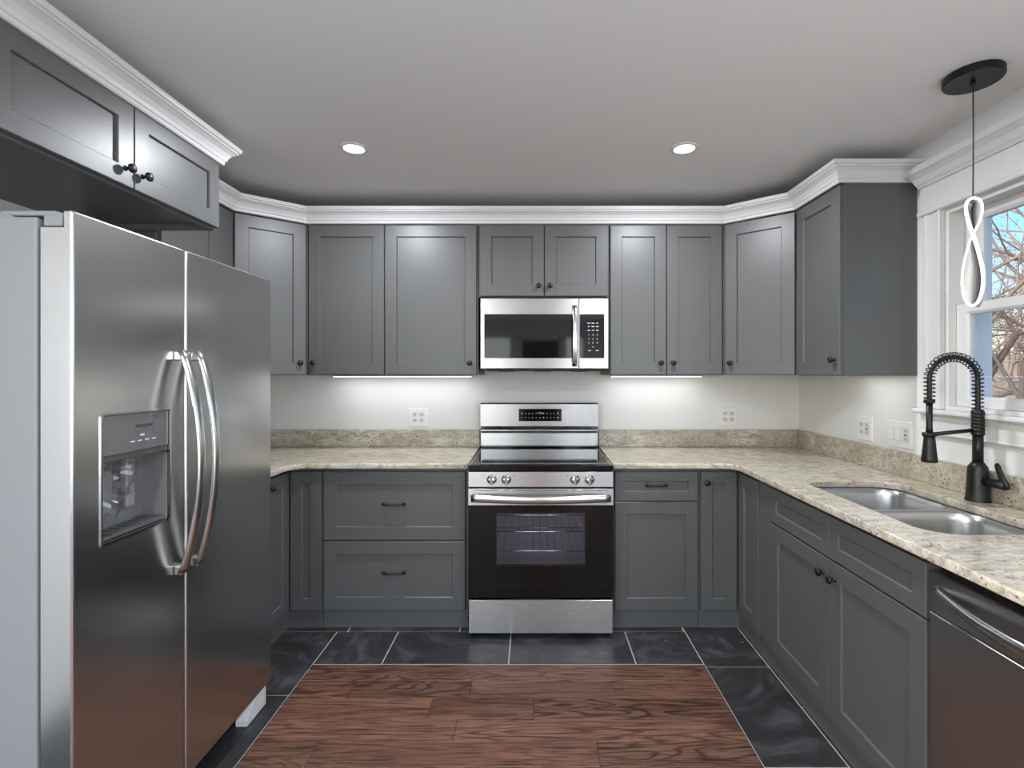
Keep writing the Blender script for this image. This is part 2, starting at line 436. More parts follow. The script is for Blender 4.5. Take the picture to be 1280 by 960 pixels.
# door in the rear wall
r = bpy.data.objects.new('door_1', None); C.objects.link(r); struct(r); r.location = (.14, YR+.02, 0)
FD = Fr((.14, YR, 0), (-1, 0, 0), (0, 1, 0))
mb = MB(); FD.rings(mb, [(rr(-.36, .36, .01, 2.05), .005), (rr(-.36, .36, .01, 2.05), .03), (rr(-.24, .24, .15, 1.93), .03), (rr(-.23, .23, .16, 1.92), .022)]); mb.build('door_panel', M['pine'], r)
mb = MB()
for a, b, c, d in ((-.44, -.365, 0, 2.13), (.365, .44, 0, 2.13), (-.44, .44, 2.055, 2.13)): FD.box(mb, a, b, .002, .022, c, d, .003)
mb.build('door_casing', M['trim'], r)

# ------------------------------------------------------------------ kitchen window
def window():
    r = bpy.data.objects.new('window_1', None); C.objects.link(r); struct(r); r.location = (XR, (WY0+WY1)/2, WZ0)
    X = XR
    mb = MB()   # jamb liner through the wall
    mb.box(X+.001, X+.135, WY1-.018, WY1-.0005, WZ0, WZ1-.0005); mb.box(X+.001, X+.135, WY0+.0005, WY0+.018, WZ0, WZ1-.0005)
    mb.box(X+.001, X+.135, WY0+.018, WY1-.018, WZ1-.018, WZ1-.0005); mb.box(X+.001, X+.15, WY0+.018, WY1-.018, WZ0+.0005, WZ0+.016)
    mb.build('window_jamb', M['trim'], r)
    mb = MB()   # side casings with inner bead
    for s_, yy in ((1, WY1), (-1, WY0)):
        a, b = sorted((yy+s_*.004, yy+s_*.09)); mb.box(X-.019, X-.0005, a, b, WZ0+.001, WZ1+.004, .0025)
        a, b = sorted((yy+s_*.0, yy+s_*.014)); mb.box(X-.026, X-.0005, a, b, WZ0+.001, WZ1+.004, .003)
        a, b = sorted((yy+s_*.074, yy+s_*.094)); mb.box(X-.024, X-.0005, a, b, WZ0+.001, WZ1+.004, .003)
    mb.build('window_casing', M['trim'], r)
    def sweep(prof, name):   # profile (out, z) run along Y with mitred ends kept simple
        e0, e1 = WY0-.105, WY1+.105
        ring = []
        for yy, s_ in ((e0, -1), (e1, 1)):
            ring.append([(X-.0005-o, yy+s_*o*.35 if yy == e0 else yy+o*.35, z) for o, z in prof])
        MB().loft(ring).build(name, M['trim'], r)
    sweep([(0, 2.118), (.03, 2.118), (.034, 2.124), (.034, 2.134), (.028, 2.14), (0, 2.14)], 'header_bead')
    sweep([(0, 2.141), (.021, 2.141), (.021, 2.245), (0, 2.245)], 'header_frieze')
    sweep([(0, 2.246), (.028, 2.246), (.034, 2.256), (.04, 2.262), (.052, 2.285), (.07, 2.3), (.078, 2.304), (.082, 2.318), (.082, 2.33), (0, 2.33)], 'header_crown')
    sweep([(0, 1.228), (.045, 1.228), (.052, 1.234), (.052, 1.244), (.046, 1.249), (0, 1.249)], 'window_stool')
    sweep([(0, 1.135), (.017, 1.135), (.022, 1.142), (.019, 1.15), (.019, 1.227), (0, 1.227)], 'window_apron')
    def sash(x, z0, z1, name, st, rail0, rail1):
        y0, y1 = WY0+.019, WY1-.019
        F = Fr((x, 0, 0), (0, -1, 0), (-1, 0, 0))
        mb = MB(); u0, u1 = -y1, -y0
        F.rings(mb, [(rr(u0, u1, z0, z1), 0), (rr(u0, u1, z0, z1), .03), (rr(u0+st-.01, u1-st+.01, z0+rail0-.01, z1-rail1+.01), .03), (rr(u0+st, u1-st, z0+rail0, z1-rail1), .022), (rr(u0+st, u1-st, z0+rail0, z1-rail1), 0)], cap=False)
        F.rings(mb, [(rr(u0, u1, z0, z1), 0), (rr(u0+st, u1-st, z0+rail0, z1-rail1), 0)], cap=False)
        o = mb.build(name, M['trim'], r)
        mb = MB(); F.box(mb, u0+st, u1-st, .008, .012, z0+rail0, z1-rail1); mb.build('glass_pane', M['pane'], o)
        return o
    sash(X+.098, 1.662, WZ1-.019, 'upper_sash', .082, .04, .045)
    lo = sash(X+.062, WZ0+.017, 1.70, 'lower_sash', .058, .045, .045)
    mb = MB(); mb.box(X+.012, X+.03, 1.70, 1.76, 1.701, 1.712, .003); mb.lathe([(0, 0), (.011, 0), (.011, .008), (.006, .014), (0, .014)], (X+.045, 1.73, 1.701)); mb.build('sash_lock', M['alu'], lo)
    # outside reveal and trim in the siding
    mb = MB(); mb.box(X+.14, X+.20, WY1-.006, WY1+.07, WZ0-.05, WZ1+.06, .003); mb.box(X+.14, X+.20, WY0-.07, WY0+.006, WZ0-.05, WZ1+.06, .003)
    mb.box(X+.14, X+.22, WY0-.08, WY1+.08, WZ0-.09, WZ0-.05); mb.build('outer_casing', M['trim'], r)
window()

# ------------------------------------------------------------------ crown molding
PROF = [(.000, 2.292), (.010, 2.292), (.014, 2.297), (.014, 2.306), (.019, 2.310), (.023, 2.322), (.032, 2.338), (.047, 2.350), (.053, 2.353), (.053, 2.359), (.060, 2.362), (.062, 2.372), (.062, 2.380), (.000, 2.380)]
def crown(path, name, up=0):
    """mitred sweep; the room lies to the right of the walking direction"""
    P = [Vector(p) for p in path]; rings = []
    for i, p in enumerate(P):
        d0 = (P[i]-P[i-1]).normalized() if i else None; d1 = (P[i+1]-P[i]).normalized() if i < len(P)-1 else None
        nrm = lambda d: Vector((d.y, -d.x))
        if d0 is None: m = nrm(d1)
        elif d1 is None: m = nrm(d0)
        else:
            m = nrm(d0)+nrm(d1); m = m/(m.dot(nrm(d0)))
        rings.append([(p.x+m.x*o, p.y+m.y*o, z+up) for o, z in PROF])
    return struct(MB().loft(rings).build(name, M['trim']))
crown([(-1.362, .9), (-1.362, 2.166), (-1.62, 2.166)], 'trim_1', .022)
crown([(-1.635, 2.21), (-1.635, 2.72), (-1.345, 2.962), (1.128, 2.962), (1.424, 2.712), (1.424, 2.322), (XR-.001, 2.322)], 'trim_2')

# ------------------------------------------------------------------ wall cabinets
ZU0, ZU1 = 1.396, 2.291
FB = Fr((0, 2.98, 0), (1, 0, 0), (0, -1, 0))
def gap(a, b, g=.0025): return a+g, b-g
def wall_box(mb, x0, x1, y0, y1, z0, z1):
    """cabinet box whose bottom panel sits up inside the sides"""
    mb.box(x0, x1, y0, y1, z0+.014, z1); 
    mb.box(x0, x0+.016, y0, y1, z0, z0+.0139); mb.box(x1-.016, x1, y0, y1, z0, z0+.0139)
    mb.box(x0+.0161, x1-.0161, y0, y0+.018, z0, z0+.0139)
def upper(name, label, x0, x1, doors, z0=ZU0, knobs=(), group='grey wall cabinets'):
    t = thing(name, label, 'cabinet', ((x0+x1)/2, 3.17, z0), group)
    mb = MB(); wall_box(mb, x0+.0008, x1-.0008, 2.981, YB-.001, z0, ZU1); mb.build('body', M['cab'], t)
    for i, (a, b) in enumerate(doors):
        d = shaker('door', FB, a, b, z0+.004, ZU1-.006, t)
        for (k, u) in knobs:
            if k == i: knob(FB, u, z0+.072 if z0 < 1.5 else z0+.062, d)
    return t
upper('wall_cabinet', 'tall narrow grey wall cabinet, single door, between left diagonal corner cabinet and wider one', -1.343, -.885, [(-1.335, -.888)], knobs=[(0, -1.302)])
upper('wall_cabinet', 'wide single-door grey wall cabinet immediately left of the microwave', -.884, -.329, [(-.880, -.340)], knobs=[(0, -.377)])
upper('wall_cabinet', 'short grey two-door wall cabinet directly above the microwave', -.328, .448, [(-.318, .061), (.066, .438)], z0=1.862, knobs=[(0, .031), (1, .096)])
upper('wall_cabinet', 'tall grey two-door wall cabinet right of the microwave', .449, 1.126, [(.456, .786), (.791, 1.118)], knobs=[(0, .752), (1, .825)])
def diag(label, s_, knob_side):
    # s_=1 right corner, -1 left corner
    if s_ > 0: A, B, W = Vector((1.128, 2.96)), Vector((1.424, 2.71)), XR
    else: A, B, W = Vector((-1.345, 2.96)), Vector((-1.635, 2.72)), XL
    t = thing('corner_wall_cabinet', label, 'cabinet', (W-s_*.3, 3.1, ZU0), 'grey wall cabinets')
    d = (B-A).normalized(); n = Vector((d.y, -d.x)) if s_ > 0 else Vector((-d.y, d.x))
    if n.y > 0: n = -n
    A2 = A-n*.021; B2 = B-n*.021
    poly = [(A.x+s_*.001, YB-.001), (W-s_*.001, YB-.001), (W-s_*.001, B.y+.001), (B.x+s_*.021, B.y+.001), (B2.x+s_*.0, B2.y+.002), (A2.x, A2.y), (A.x+s_*.001, A2.y)]
    mb = MB(); mb.prism(poly, ZU0+.001, ZU1); mb.build('body', M['cab'], t)
    O = A2 if s_ > 0 else B2; U = d if s_ > 0 else -d
    F = Fr((O.x, O.y, 0), (U.x, U.y, 0), (n.x, n.y, 0)); L = (B-A).length
    dd = shaker('door', F, .006, L-.006, ZU0+.004, ZU1-.006, t)
    knob(F, .04 if knob_side == 0 else L-.04, ZU0+.072, dd)
diag('diagonal grey corner wall cabinet at right end of the back wall', 1, 0)
diag('diagonal grey corner wall cabinet at left, partly behind the refrigerator', -1, 1)
# right-hand wall cabinet with the exposed end panel
t = thing('wall_cabinet', 'grey wall cabinet beside the window, its flat end panel facing the room', 'cabinet', (1.6, 2.52, ZU0), 'grey wall cabinets')
mb = MB(); mb.box(1.4455, XR-.001, 2.322, 2.709, ZU0+.014, ZU1); mb.box(1.4455, XR-.001, 2.322, 2.338, ZU0, ZU0+.0139); mb.box(1.4455, 1.462, 2.3381, 2.709, ZU0, ZU0+.0139); mb.build('body', M['cab'], t)
FRW = Fr((1.4445, 0, 0), (0, -1, 0), (-1, 0, 0))
d = shaker('door', FRW, -2.703, -2.326, ZU0+.004, ZU1-.006, t); knob(FRW, -2.36, ZU0+.075, d)
# left-hand wall cabinet behind the fridge
t = thing('wall_cabinet', 'grey wall cabinet on left wall, glimpsed above the refrigerator top', 'cabinet', (-1.8, 2.45, ZU0), 'grey wall cabinets')
mb = MB(); mb.box(XL+.001, -1.656, 2.19, 2.718, ZU0, ZU1); mb.build('body', M['cab'], t)
FLW = Fr((-1.655, 0, 0), (0, 1, 0), (1, 0, 0))
mb = MB(); FLW.box(mb, 2.60, 2.716, 0, .012, ZU0, ZU1-.006, .002); mb.build('filler_strip', M['cab'], t)
d = shaker('door', FLW, 2.195, 2.595, ZU0+.004, ZU1-.006, t); knob(FLW, 2.23, ZU0+.072, d)
# cabinet over the fridge
t = thing('fridge_cabinet', 'deep grey two-door cabinet high above the refrigerator', 'cabinet', (-1.67, 1.7, 2.03))
Z0 = 2.03; Z1 = 2.322
mb = MB(); mb.box(XL+.001, -1.382, .90, 2.165, Z0+.02, Z1); mb.box(-1.40, -1.382, .90, 2.165, Z0-.004, Z0+.0199); mb.box(XL+.001, -1.4001, 2.147, 2.165, Z0-.004, Z0+.0199); mb.build('body', M['cab'], t)
FF = Fr((-1.381, 0, 0), (0, 1, 0), (1, 0, 0))
d = shaker('door', FF, 1.238, 1.700, Z0+.006, Z1-.004, t, st=.062); knob(FF, 1.665, Z0+.062, d)
d = shaker('door', FF, 1.704, 2.162, Z0+.006, Z1-.004, t, st=.062); knob(FF, 1.738, Z0+.062, d)

# ------------------------------------------------------------------ base cabinets
ZB0, ZB1 = .101, .864
FBB = Fr((0, 2.77, 0), (1, 0, 0), (0, -1, 0))     # back run: face at y=2.75
FR_ = Fr((1.146, 0, 0), (0, -1, 0), (-1, 0, 0))   # right run: face at x=1.126
FL_ = Fr((-1.365, 0, 0), (0, 1, 0), (1, 0, 0))    # left run: face at x=-1.345
t = thing('base_cabinet', 'grey base cabinet of two wide drawers left of the range', 'cabinet', (-.77, 3.06, 0), 'grey base cabinets')
mb = MB(); mb.box(-1.163, -.361, 2.771, YB-.001, .0, .883); mb.build('body', M['cab'], t)
mb = MB(); mb.box(-1.163, -.361, 2.7635, 2.7705, 0, .099, .002); mb.build('toe_kick', M['cab'], t)
for z0, z1 in ((.101, .481), (.489, .864)):
    d = shaker('drawer', FBB, -1.157, -.377, z0, z1, t, st=.07); pull(FBB, -.77, z1-.178 if z0 > .3 else z1-.172, d)
t = thing('base_cabinet', 'grey base cabinet right of the range, slim drawer over one door', 'cabinet', (.68, 3.06, 0), 'grey base cabinets')
mb = MB(); mb.box(.437, .912, 2.771, YB-.001, 0, .883); mb.build('body', M['cab'], t)
mb = MB(); mb.box(.437, .912, 2.7635, 2.7705, 0, .099, .002); mb.build('toe_kick', M['cab'], t)
d = shaker('drawer', FBB, .449, .905, .705, .864, t, st=.05); pull(FBB, .677, .790, d, L=.118)
shaker('door', FBB, .449, .905, .101, .698, t)
# corner cabinets
t = thing('corner_base_cabinet', 'grey corner base cabinet right of range, two narrow doors at right angles', 'cabinet', (1.4, 3.0, 0), 'grey base cabinets')
mb = MB(); mb.prism([(.914, 2.771), (1.147, 2.771), (1.147, 2.50), (XR-.001, 2.50), (XR-.001, YB-.001), (.914, YB-.001)], 0, .883); mb.build('body', M['cab'], t)
mb = MB(); mb.prism([(.914, 2.7635), (1.1395, 2.7635), (1.1395, 2.50), (1.1465, 2.50), (1.1465, 2.7705), (.914, 2.7705)], 0, .099); mb.build('toe_kick', M['cab'], t)
d = shaker('door', FBB, .922, 1.121, .101, .864, t, st=.062); knob(FBB, .952, .806, d)
shaker('door', FR_, -2.744, -2.503, .101, .864, t, st=.066)
t = thing('corner_base_cabinet', 'grey corner base cabinet at left, narrow doors peeking past the refrigerator', 'cabinet', (-1.6, 3.0, 0), 'grey base cabinets')
mb = MB(); mb.prism([(-1.165, 2.771), (-1.366, 2.771), (-1.366, 2.49), (XL+.001, 2.49), (XL+.001, YB-.001), (-1.165, YB-.001)], 0, .883); mb.build('body', M['cab'], t)
mb = MB(); mb.prism([(-1.165, 2.7635), (-1.3585, 2.7635), (-1.3585, 2.49), (-1.3655, 2.49), (-1.3655, 2.7705), (-1.165, 2.7705)], 0, .099); mb.build('toe_kick', M['cab'], t)
shaker('door', FBB, -1.341, -1.171, .101, .864, t, st=.062)
d = shaker('door', FL_, 2.50, 2.744, .101, .864, t, st=.066); knob(FL_, 2.535, .82, d)
t = thing('base_cabinet', 'grey base cabinet hidden beside the far side of the refrigerator', 'cabinet', (-1.66, 2.32, 0), 'grey base cabinets')
mb = MB(); mb.box(XL+.001, -1.366, 2.17, 2.488, 0, .883); mb.build('body', M['cab'], t); shaker('door', FL_, 2.175, 2.485, .101, .864, t)
# sink base
t = thing('sink_cabinet', 'grey double-door base cabinet under the sink', 'cabinet', (1.46, 1.9, 0), 'grey base cabinets')
mb = MB(); mb.box(1.147, 1.165, 1.430, 2.498, 0, .883); mb.box(1.1651, XR-.001, 1.430, 1.448, 0, .883); mb.box(1.1651, XR-.001, 2.48, 2.498, 0, .883); mb.box(1.1651, XR-.001, 1.4481, 2.4799, 0, .10); mb.build('body', M['cab'], t)
mb = MB(); mb.box(1.1405, 1.1465, 1.430, 2.498, 0, .098); mb.build('toe_kick', M['cab'], t)
mb = MB(); mb.box(1.132, 1.1465, 2.376, 2.498, .101, .883, .001); mb.build('filler_strip', M['cab'], t)
for a, b, ku in ((1.433, 1.898, 1.865), (1.903, 2.372, 1.937)):
    shaker('false_drawer', FR_, -b, -a, .705, .864, t, st=.05)
    d = shaker('door', FR_, -b, -a, .101, .698, t, st=.066); knob(FR_, -ku, .637, d)

# ------------------------------------------------------------------ countertops and backsplash
def slab(name, outer, holes, z0, z1, m, bev=.004):
    cu = bpy.data.curves.new('c', 'CURVE'); cu.dimensions = '2D'; cu.fill_mode = 'BOTH'
    for pts in [outer]+holes:
        sp = cu.splines.new('POLY'); sp.points.add(len(pts)-1); sp.use_cyclic_u = True
        for p, (x, y) in zip(sp.points, pts): p.co = (x, y, 0, 1)
    cu.extrude = (z1-z0)/2-bev; cu.bevel_depth = bev; cu.bevel_resolution = 2; cu.offset = -bev
    o = bpy.data.objects.new('tmp', cu); C.objects.link(o)
    dg = bpy.context.evaluated_depsgraph_get(); me = bpy.data.meshes.new_from_object(o.evaluated_get(dg))
    bpy.data.objects.remove(o)
    for v in me.vertices: v.co.z += (z0+z1)/2
    me.materials.clear(); me.materials.append(m); me.name = name
    ob = bpy.data.objects.new(name, me); C.objects.link(ob); return ob
def arc(cx, cy, r, a0, a1, q=8): return [(cx+r*math.cos(math.radians(a0+(a1-a0)*k/q)), cy+r*math.sin(math.radians(a0+(a1-a0)*k/q))) for k in range(q+1)]
ZT0, ZT1 = .8845, .914
YF = 2.725; XF = 1.100
hx0, hx1, hy0, hy1 = 1.228, 1.640, 1.530, 2.288
hole = arc(hx1-.09, hy1-.09, .09, 0, 90)+arc(hx0+.12, hy1-.09, .09, 90, 180) if False else (
    arc(hx1-.10, hy1-.10, .10, 0, 90)+arc(hx0+.10, hy1-.10, .10, 90, 180)+arc(hx0+.10, hy0+.10, .10, 180, 270)+arc(hx1-.10, hy0+.10, .10, 270, 360))
outer = [(.4375, YF), (XF-.07, YF)]+arc(XF-.07, YF-.07, .07, 90, 0)[1:]+[(XF, .79), (XR-.001, .79), (XR-.001, YB-.001), (.4375, YB-.001)]
o = slab('countertop', outer, [hole], ZT0, ZT1, M['granite']); tag(o, 'cream speckled granite countertop with the sink cutout, right of the range', 'countertop', 'granite countertops')
outer = [(-.361, YF), (-1.32+.09, YF)]+arc(-1.32+.09, YF-.09, .09, 90, 180)[1:]+[(-1.32, 2.168), (XL+.001, 2.168), (XL+.001, YB-.001), (-.361, YB-.001)]
o = slab('countertop', outer, [], ZT0, ZT1, M['granite']); tag(o, 'cream speckled granite countertop between refrigerator and range', 'countertop', 'granite countertops')
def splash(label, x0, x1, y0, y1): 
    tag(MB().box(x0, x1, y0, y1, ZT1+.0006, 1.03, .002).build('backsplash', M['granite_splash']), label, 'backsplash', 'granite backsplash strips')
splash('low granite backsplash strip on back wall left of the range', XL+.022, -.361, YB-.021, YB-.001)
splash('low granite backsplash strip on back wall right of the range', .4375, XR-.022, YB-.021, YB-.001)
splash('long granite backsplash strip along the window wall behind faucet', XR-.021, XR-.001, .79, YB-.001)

# ------------------------------------------------------------------ sink
t = thing('kitchen_sink', 'stainless steel undermount double-bowl sink below the window', 'sink', (1.43, 1.9, .88))
def bowl(name, y0, y1):
    x0, x1 = hx0-.004, hx1+.004; q = 6
    def ring(ins, z, r): 
        return [(x, y, z) for x, y in rr(x0+ins, x1-ins, y0+ins, y1-ins, r, q)]
    zt = .8835
    L = [ring(-.004, zt, .09), ring(0, zt, .09), ring(.004, zt-.004, .087), ring(.010, zt-.03, .083), ring(.016, zt-.15, .078), ring(.022, zt-.175, .072), ring(.040, zt-.19, .055), ring(.13, zt-.194, .02)]
    mb = MB(); mb.loft(L, cap=False, smooth=True)
    n = len(L[0]); mb.add([Vector(p) for p in L[-1]], [list(range(n))], True)
    b = mb.build(name, M['steel_sink'], t)
    cx, cy = (x0+x1)/2, (y0+y1)/2
    mb = MB(); mb.lathe([(0, -.004), (.022, -.004), (.03, .0015), (.042, .003), (.045, .0)], (cx, cy, zt-.193), seg=28); mb.build('drain', M['chrome'], b)
    mb = MB(); mb.lathe([(0, 0), (.02, 0), (.022, .004), (.012, .006), (.006, .016), (0, .017)], (cx, cy, zt-.1945+.001), seg=20); mb.build('strainer', M['chrome'], b)
bowl('bowl', 1.918, hy1+.004); bowl('bowl', hy0-.004, 1.898)
def bowl_outline(y0, y1): return rr(hx0-.004, hx1+.004, y0, y1, .09, 6)
rim = slab('rim', rr(hx0-.03, hx1+.03, hy0-.03, hy1+.03, .1, 6), [bowl_outline(1.918, hy1+.004), bowl_outline(hy0-.004, 1.898)], .8812, .8842, M['steel_sink'], .0006)
rim.data.transform(Matrix.Translation(-t.location)); rim.parent = t


# ------------------------------------------------------------------ faucet
def faucet():
    bx, by = 1.722, 1.935
    t = thing('kitchen_faucet', 'matte black spring pull-down faucet behind the sink', 'faucet', (bx, by, ZT1+.0006))
    z = ZT1+.0006
    mb = MB(); mb.lathe([(0, 0), (.041, 0), (.041, .004), (.0385, .008), (.036, .05), (.0325, .12), (.031, .132), (.024, .142), (.019, .150), (0, .150)], (bx, by, z), seg=28); mb.build('base', M['black'], t)
    mb = MB(); mb.lathe([(0, .148), (.0175, .148), (.0175, .26), (0, .26)], (bx, by, z)); mb.build('riser', M['black'], t)
    mb = MB(); prof = [(0, .255), (.0205, .255)]
    for k in range(7): prof += [(.0215, .258+k*.013), (.0215, .267+k*.013), (.0195, .268+k*.013), (.0195, .270+k*.013)]
    prof += [(.019, .352), (0, .352)]; mb.lathe(prof, (bx, by, z)); mb.build('collar', M['black'], t)
    # hose: rises, arches toward the sink, comes down
    hx = 1.534; R = (bx-hx)/2; zt = 1.384; pts = []
    for k in range(10): pts.append((bx, by, z+.34+(zt-z-.34)*k/10))
    for k in range(29): a = PI*k/28; pts.append((bx-R+R*math.cos(a), by, zt+R*.93*math.sin(a)))
    for k in range(1, 10): pts.append((hx, by, zt-(zt-1.295)*k/9))
    MB().tube(pts, .0085, 12).build('hose', M['rubber'], t)
    # spring coil around it
    P = [Vector(p) for p in pts]; L = [0]
    for a, b in zip(P, P[1:]): L.append(L[-1]+(b-a).length)
    turns = 33; n = turns*14; co = []
    for k in range(n+1):
        s_ = L[-1]*k/n; j = max(i for i in range(len(L)-1) if L[i] <= s_+1e-9); f = (s_-L[j])/(L[j+1]-L[j]); p = P[j].lerp(P[j+1], f)
        a0, a1 = max(j-1, 0), min(j+2, len(P)-1); tg = (P[a1]-P[a0]).normalized(); e = Vector((0, 1, 0)); g = tg.cross(e)
        a = 2*PI*turns*k/n; co.append(p+(e*math.cos(a)+g*math.sin(a))*.0178)
    MB().tube(co, .0021, 6).build('spring', M['black'], t)
    mb = MB(); mb.lathe([(0, 0), (.0165, 0), (.018, .003), (.018, .012), (.0165, .015), (0, .015)], (hx, by, 1.292)); mb.lathe([(0, 0), (.011, 0), (.0105, -.09), (.013, -.125), (0, -.125)], (hx, by, 1.292)); mb.build('spout_tube', M['black'], t)
    mb = MB(); mb.tube([(bx, by, 1.189), (hx+.014, by, 1.172)], .0075, 10); mb.lathe([(.0235, -.007), (.0235, .007)], (hx, by, 1.171)); mb.lathe([(.0225, -.006), (.0225, .006)], (bx, by, 1.189)); mb.build('support_arm', M['black'], t)
    mb = MB(); mb.lathe([(0, .105), (.014, .105), (.0185, .1), (.0195, .085), (.0215, .06), (.0265, .012), (.027, .002), (.025, 0), (0, 0)], (hx, by, 1.064), seg=24); mb.build('spray_head', M['black'], t)
    h = MB(); h.tube([(bx, by-.025, z+.082), (bx, by-.115, z+.082)], .0165, 18); h.build('valve', M['black'], t)
    h = MB(); h.tube([(bx, by-.118, z+.068), (bx, by-.112, z+.082), (bx, by-.098, z+.11), (bx, by-.082, z+.148), (bx, by-.078, z+.158)], [.012, .0175, .0125, .0115, .007], 14, r2=[.008, .0115, .0075, .0065, .004], up=(0, 1, .3)); h.build('lever', M['black'], t)
faucet()

# ------------------------------------------------------------------ refrigerator
def fridge():
    X = -1.12; y0, ys, y1 = 1.212, 1.606, 2.130
    t = thing('refrigerator', 'stainless steel side-by-side refrigerator with in-door dispenser at left', 'refrigerator', (-1.55, 1.67, 0))
    mb = MB(); mb.box(-1.935, -1.212, y0+.006, y1-.006, .03, 1.792, .006); mb.box(-1.6, -1.27, y0+.006, y1-.006, 1.785, 1.806, .008); mb.build('body', M['fridge_side'], t)
    mb = MB(); mb.box(-1.2115, -1.198, y0+.02, y1-.02, .11, 1.755); mb.build('door_seal', M['rubber'], t)
    mb = MB()
    for k in range(6): mb.box(-1.2, -1.192, y0+.03, y1-.16, .022+k*.012, .029+k*.012)
    mb.box(-1.2115, -1.2005, y0+.02, y1-.02, .015, .098); mb.build('base_grille', M['rubber'], t)
    mb = MB(); mb.prism([(1.985, 0), (2.125, 0), (2.125, .085), (2.105, .092), (2.06, .075), (1.985, .02)], 0, .045, T=Matrix(((0, 0, 1, -1.185), (1, 0, 0, 0), (0, 1, 0, .002), (0, 0, 0, 1)))); mb.build('foot_cover', M['white_plastic'], t)
    for yy in (y0+.004, y1-.094):
        mb = MB(); mb.box(-1.30, -1.165, yy, yy+.09, 1.7935, 1.806, .004); mb.box(-1.197, -1.150, yy+.002, yy+.05, 1.768, 1.802, .004); mb.build('hinge_cover', M['fridge_side'], t)
    F = Fr((X, 0, 0), (0, 1, 0), (1, 0, 0))
    D = (1.289, 1.539, .955, 1.303)   # dispenser opening
    # freezer door with an opening, fridge door plain
    def door(a, b, hole_):
        mb = MB(); zt, zb = 1.806, .100
        seg = [(rr(a, b, zb, zt, .004), -.020), (rr(a, b, zb, zt, .004), -.005), (rr(a+.003, b-.003, zb+.003, zt-.003, .004), -.001), (rr(a+.006, b-.006, zb+.006, zt-.006, .004), 0)]
        if hole_:
            seg += [(rr(*D, .008), 0), (rr(*D, .008), -.020)]
            F.rings(mb, seg, cap=False)
            F.rings(mb, [(rr(a, b, zb, zt, .004), -.020), (rr(*D, .008), -.020)], cap=False)
            ins = (rr(D[0]-.01, D[1]+.01, D[2]-.01, D[3]+.01))
        else: F.rings(mb, seg)
        # thick door slab behind the skin, notched at the top
        if hole_:
            F.rings(mb, [(rr(a+.001, b-.001, zb+.002, 1.764), -.0205), (rr(*D), -.0205)], cap=False)
            F.rings(mb, [(rr(a+.001, b-.001, zb+.002, 1.764), -.0205), (rr(a+.001, b-.001, zb+.002, 1.764), -.078)])
        else: F.box(mb, a+.001, b-.001, -.078, -.0205, zb+.002, 1.764)
        return mb
    # the slab of the freezer door stops short behind the dispenser niche: rebuild as four blocks
    a, b = y0, ys-.003
    mb = MB()
    F.rings(mb, [(rr(a, b, .100, 1.806, .004), -.020), (rr(a, b, .100, 1.806, .004), -.005), (rr(a+.003, b-.003, .103, 1.803, .004), -.001), (rr(a+.006, b-.006, .106, 1.8, .004), 0), (rr(*D, .008), 0), (rr(*D, .008), -.020)], cap=False)
    F.rings(mb, [(rr(a, b, .100, 1.806, .004), -.020), (rr(*D, .008), -.020)], cap=False)
    for q in ((a+.001, D[0], .102, 1.764), (D[1], b-.001, .102, 1.764), (D[0], D[1], .102, D[2]), (D[0], D[1], D[3], 1.764)): F.box(mb, q[0], q[1], -.078, -.0201, q[2], q[3])
    dl = mb.build('freezer_door', M['steel_fridge'], t)
    mb = door(ys+.003, y1, False); drr = mb.build('fridge_door', M['steel_fridge'], t)
    # dark line of the gasket between the doors
    # handles
    for yy, par in ((1.568, dl), (1.643, drr)):
        pts = []; n = 26; zt, zb = 1.478, .785
        for k in range(n+1):
            f = k/n; bow = .016+.060*math.sin(PI*f)**.75
            pts.append(F.p(yy, bow, zb+(zt-zb)*f))
        mb = MB(); mb.tube(pts, .0095, 14, r2=.0175, up=(1, 0, 0))
        for zz in (zt-.012, zb+.012): F.box(mb, yy-.0155, yy+.0155, 0.0002, .024, zz-.018, zz+.012, .004)
        mb.build('handle', M['steel_bright'], par)
    # dispenser
    d0, d1, z0, z1 = D; zc = 1.19
    mb = MB(); F.rings(mb, [(rr(d0, d1, z0, z1, .008), -.012), (rr(d0, d1, z0, z1, .008), .003), (rr(d0+.005, d1-.005, z0+.005, z1-.005, .005), .0035), (rr(d0+.006, d1-.006, z0+.006, z1-.006, .004), -.012)], cap=False)
    disp = mb.build('dispenser', M['steel_bright'], dl)
    mb = MB(); F.box(mb, d0+.0065, d1-.0065, -.012, -.002, zc, z1-.0065, .001); pn = mb.build('control_panel', mat('grey display panel', (104, 104, 104), .14), disp)
    mb = MB(); F.box(mb, d0+.0065, d1-.0065, -.06, -.004, zc-.018, zc-.0005, .002)
    mb.build('nozzle_housing', mat('dark grey plastic', (74, 74, 74), .35), disp)
    mb = MB(); i0, i1 = d0+.0065, d1-.0065
    F.rings(mb, [(rr(i0, i1, z0+.006, zc-.018, .01), -.004), (rr(i0+.006, i1-.006, z0+.012, zc-.02, .012), -.075)], cap=False)
    F.rings(mb, [(rr(i0+.006, i1-.006, z0+.012, zc-.02, .012), -.075), (rr(i0+.05, i1-.05, z0+.05, zc-.06, .012), -.0755)])
    mb.build('niche', mat('niche plastic', (112, 112, 112), .3), disp)
    mb = MB(); F.box(mb, i0+.01, i1-.01, -.072, -.004, z0+.013, z0+.021, .002)
    for k in range(9): F.box(mb, i0+.02+k*.024, i0+.026+k*.024, -.06, -.012, z0+.021, z0+.024)
    mb.build('drip_tray', mat('tray plastic', (88, 88, 88), .3), disp)
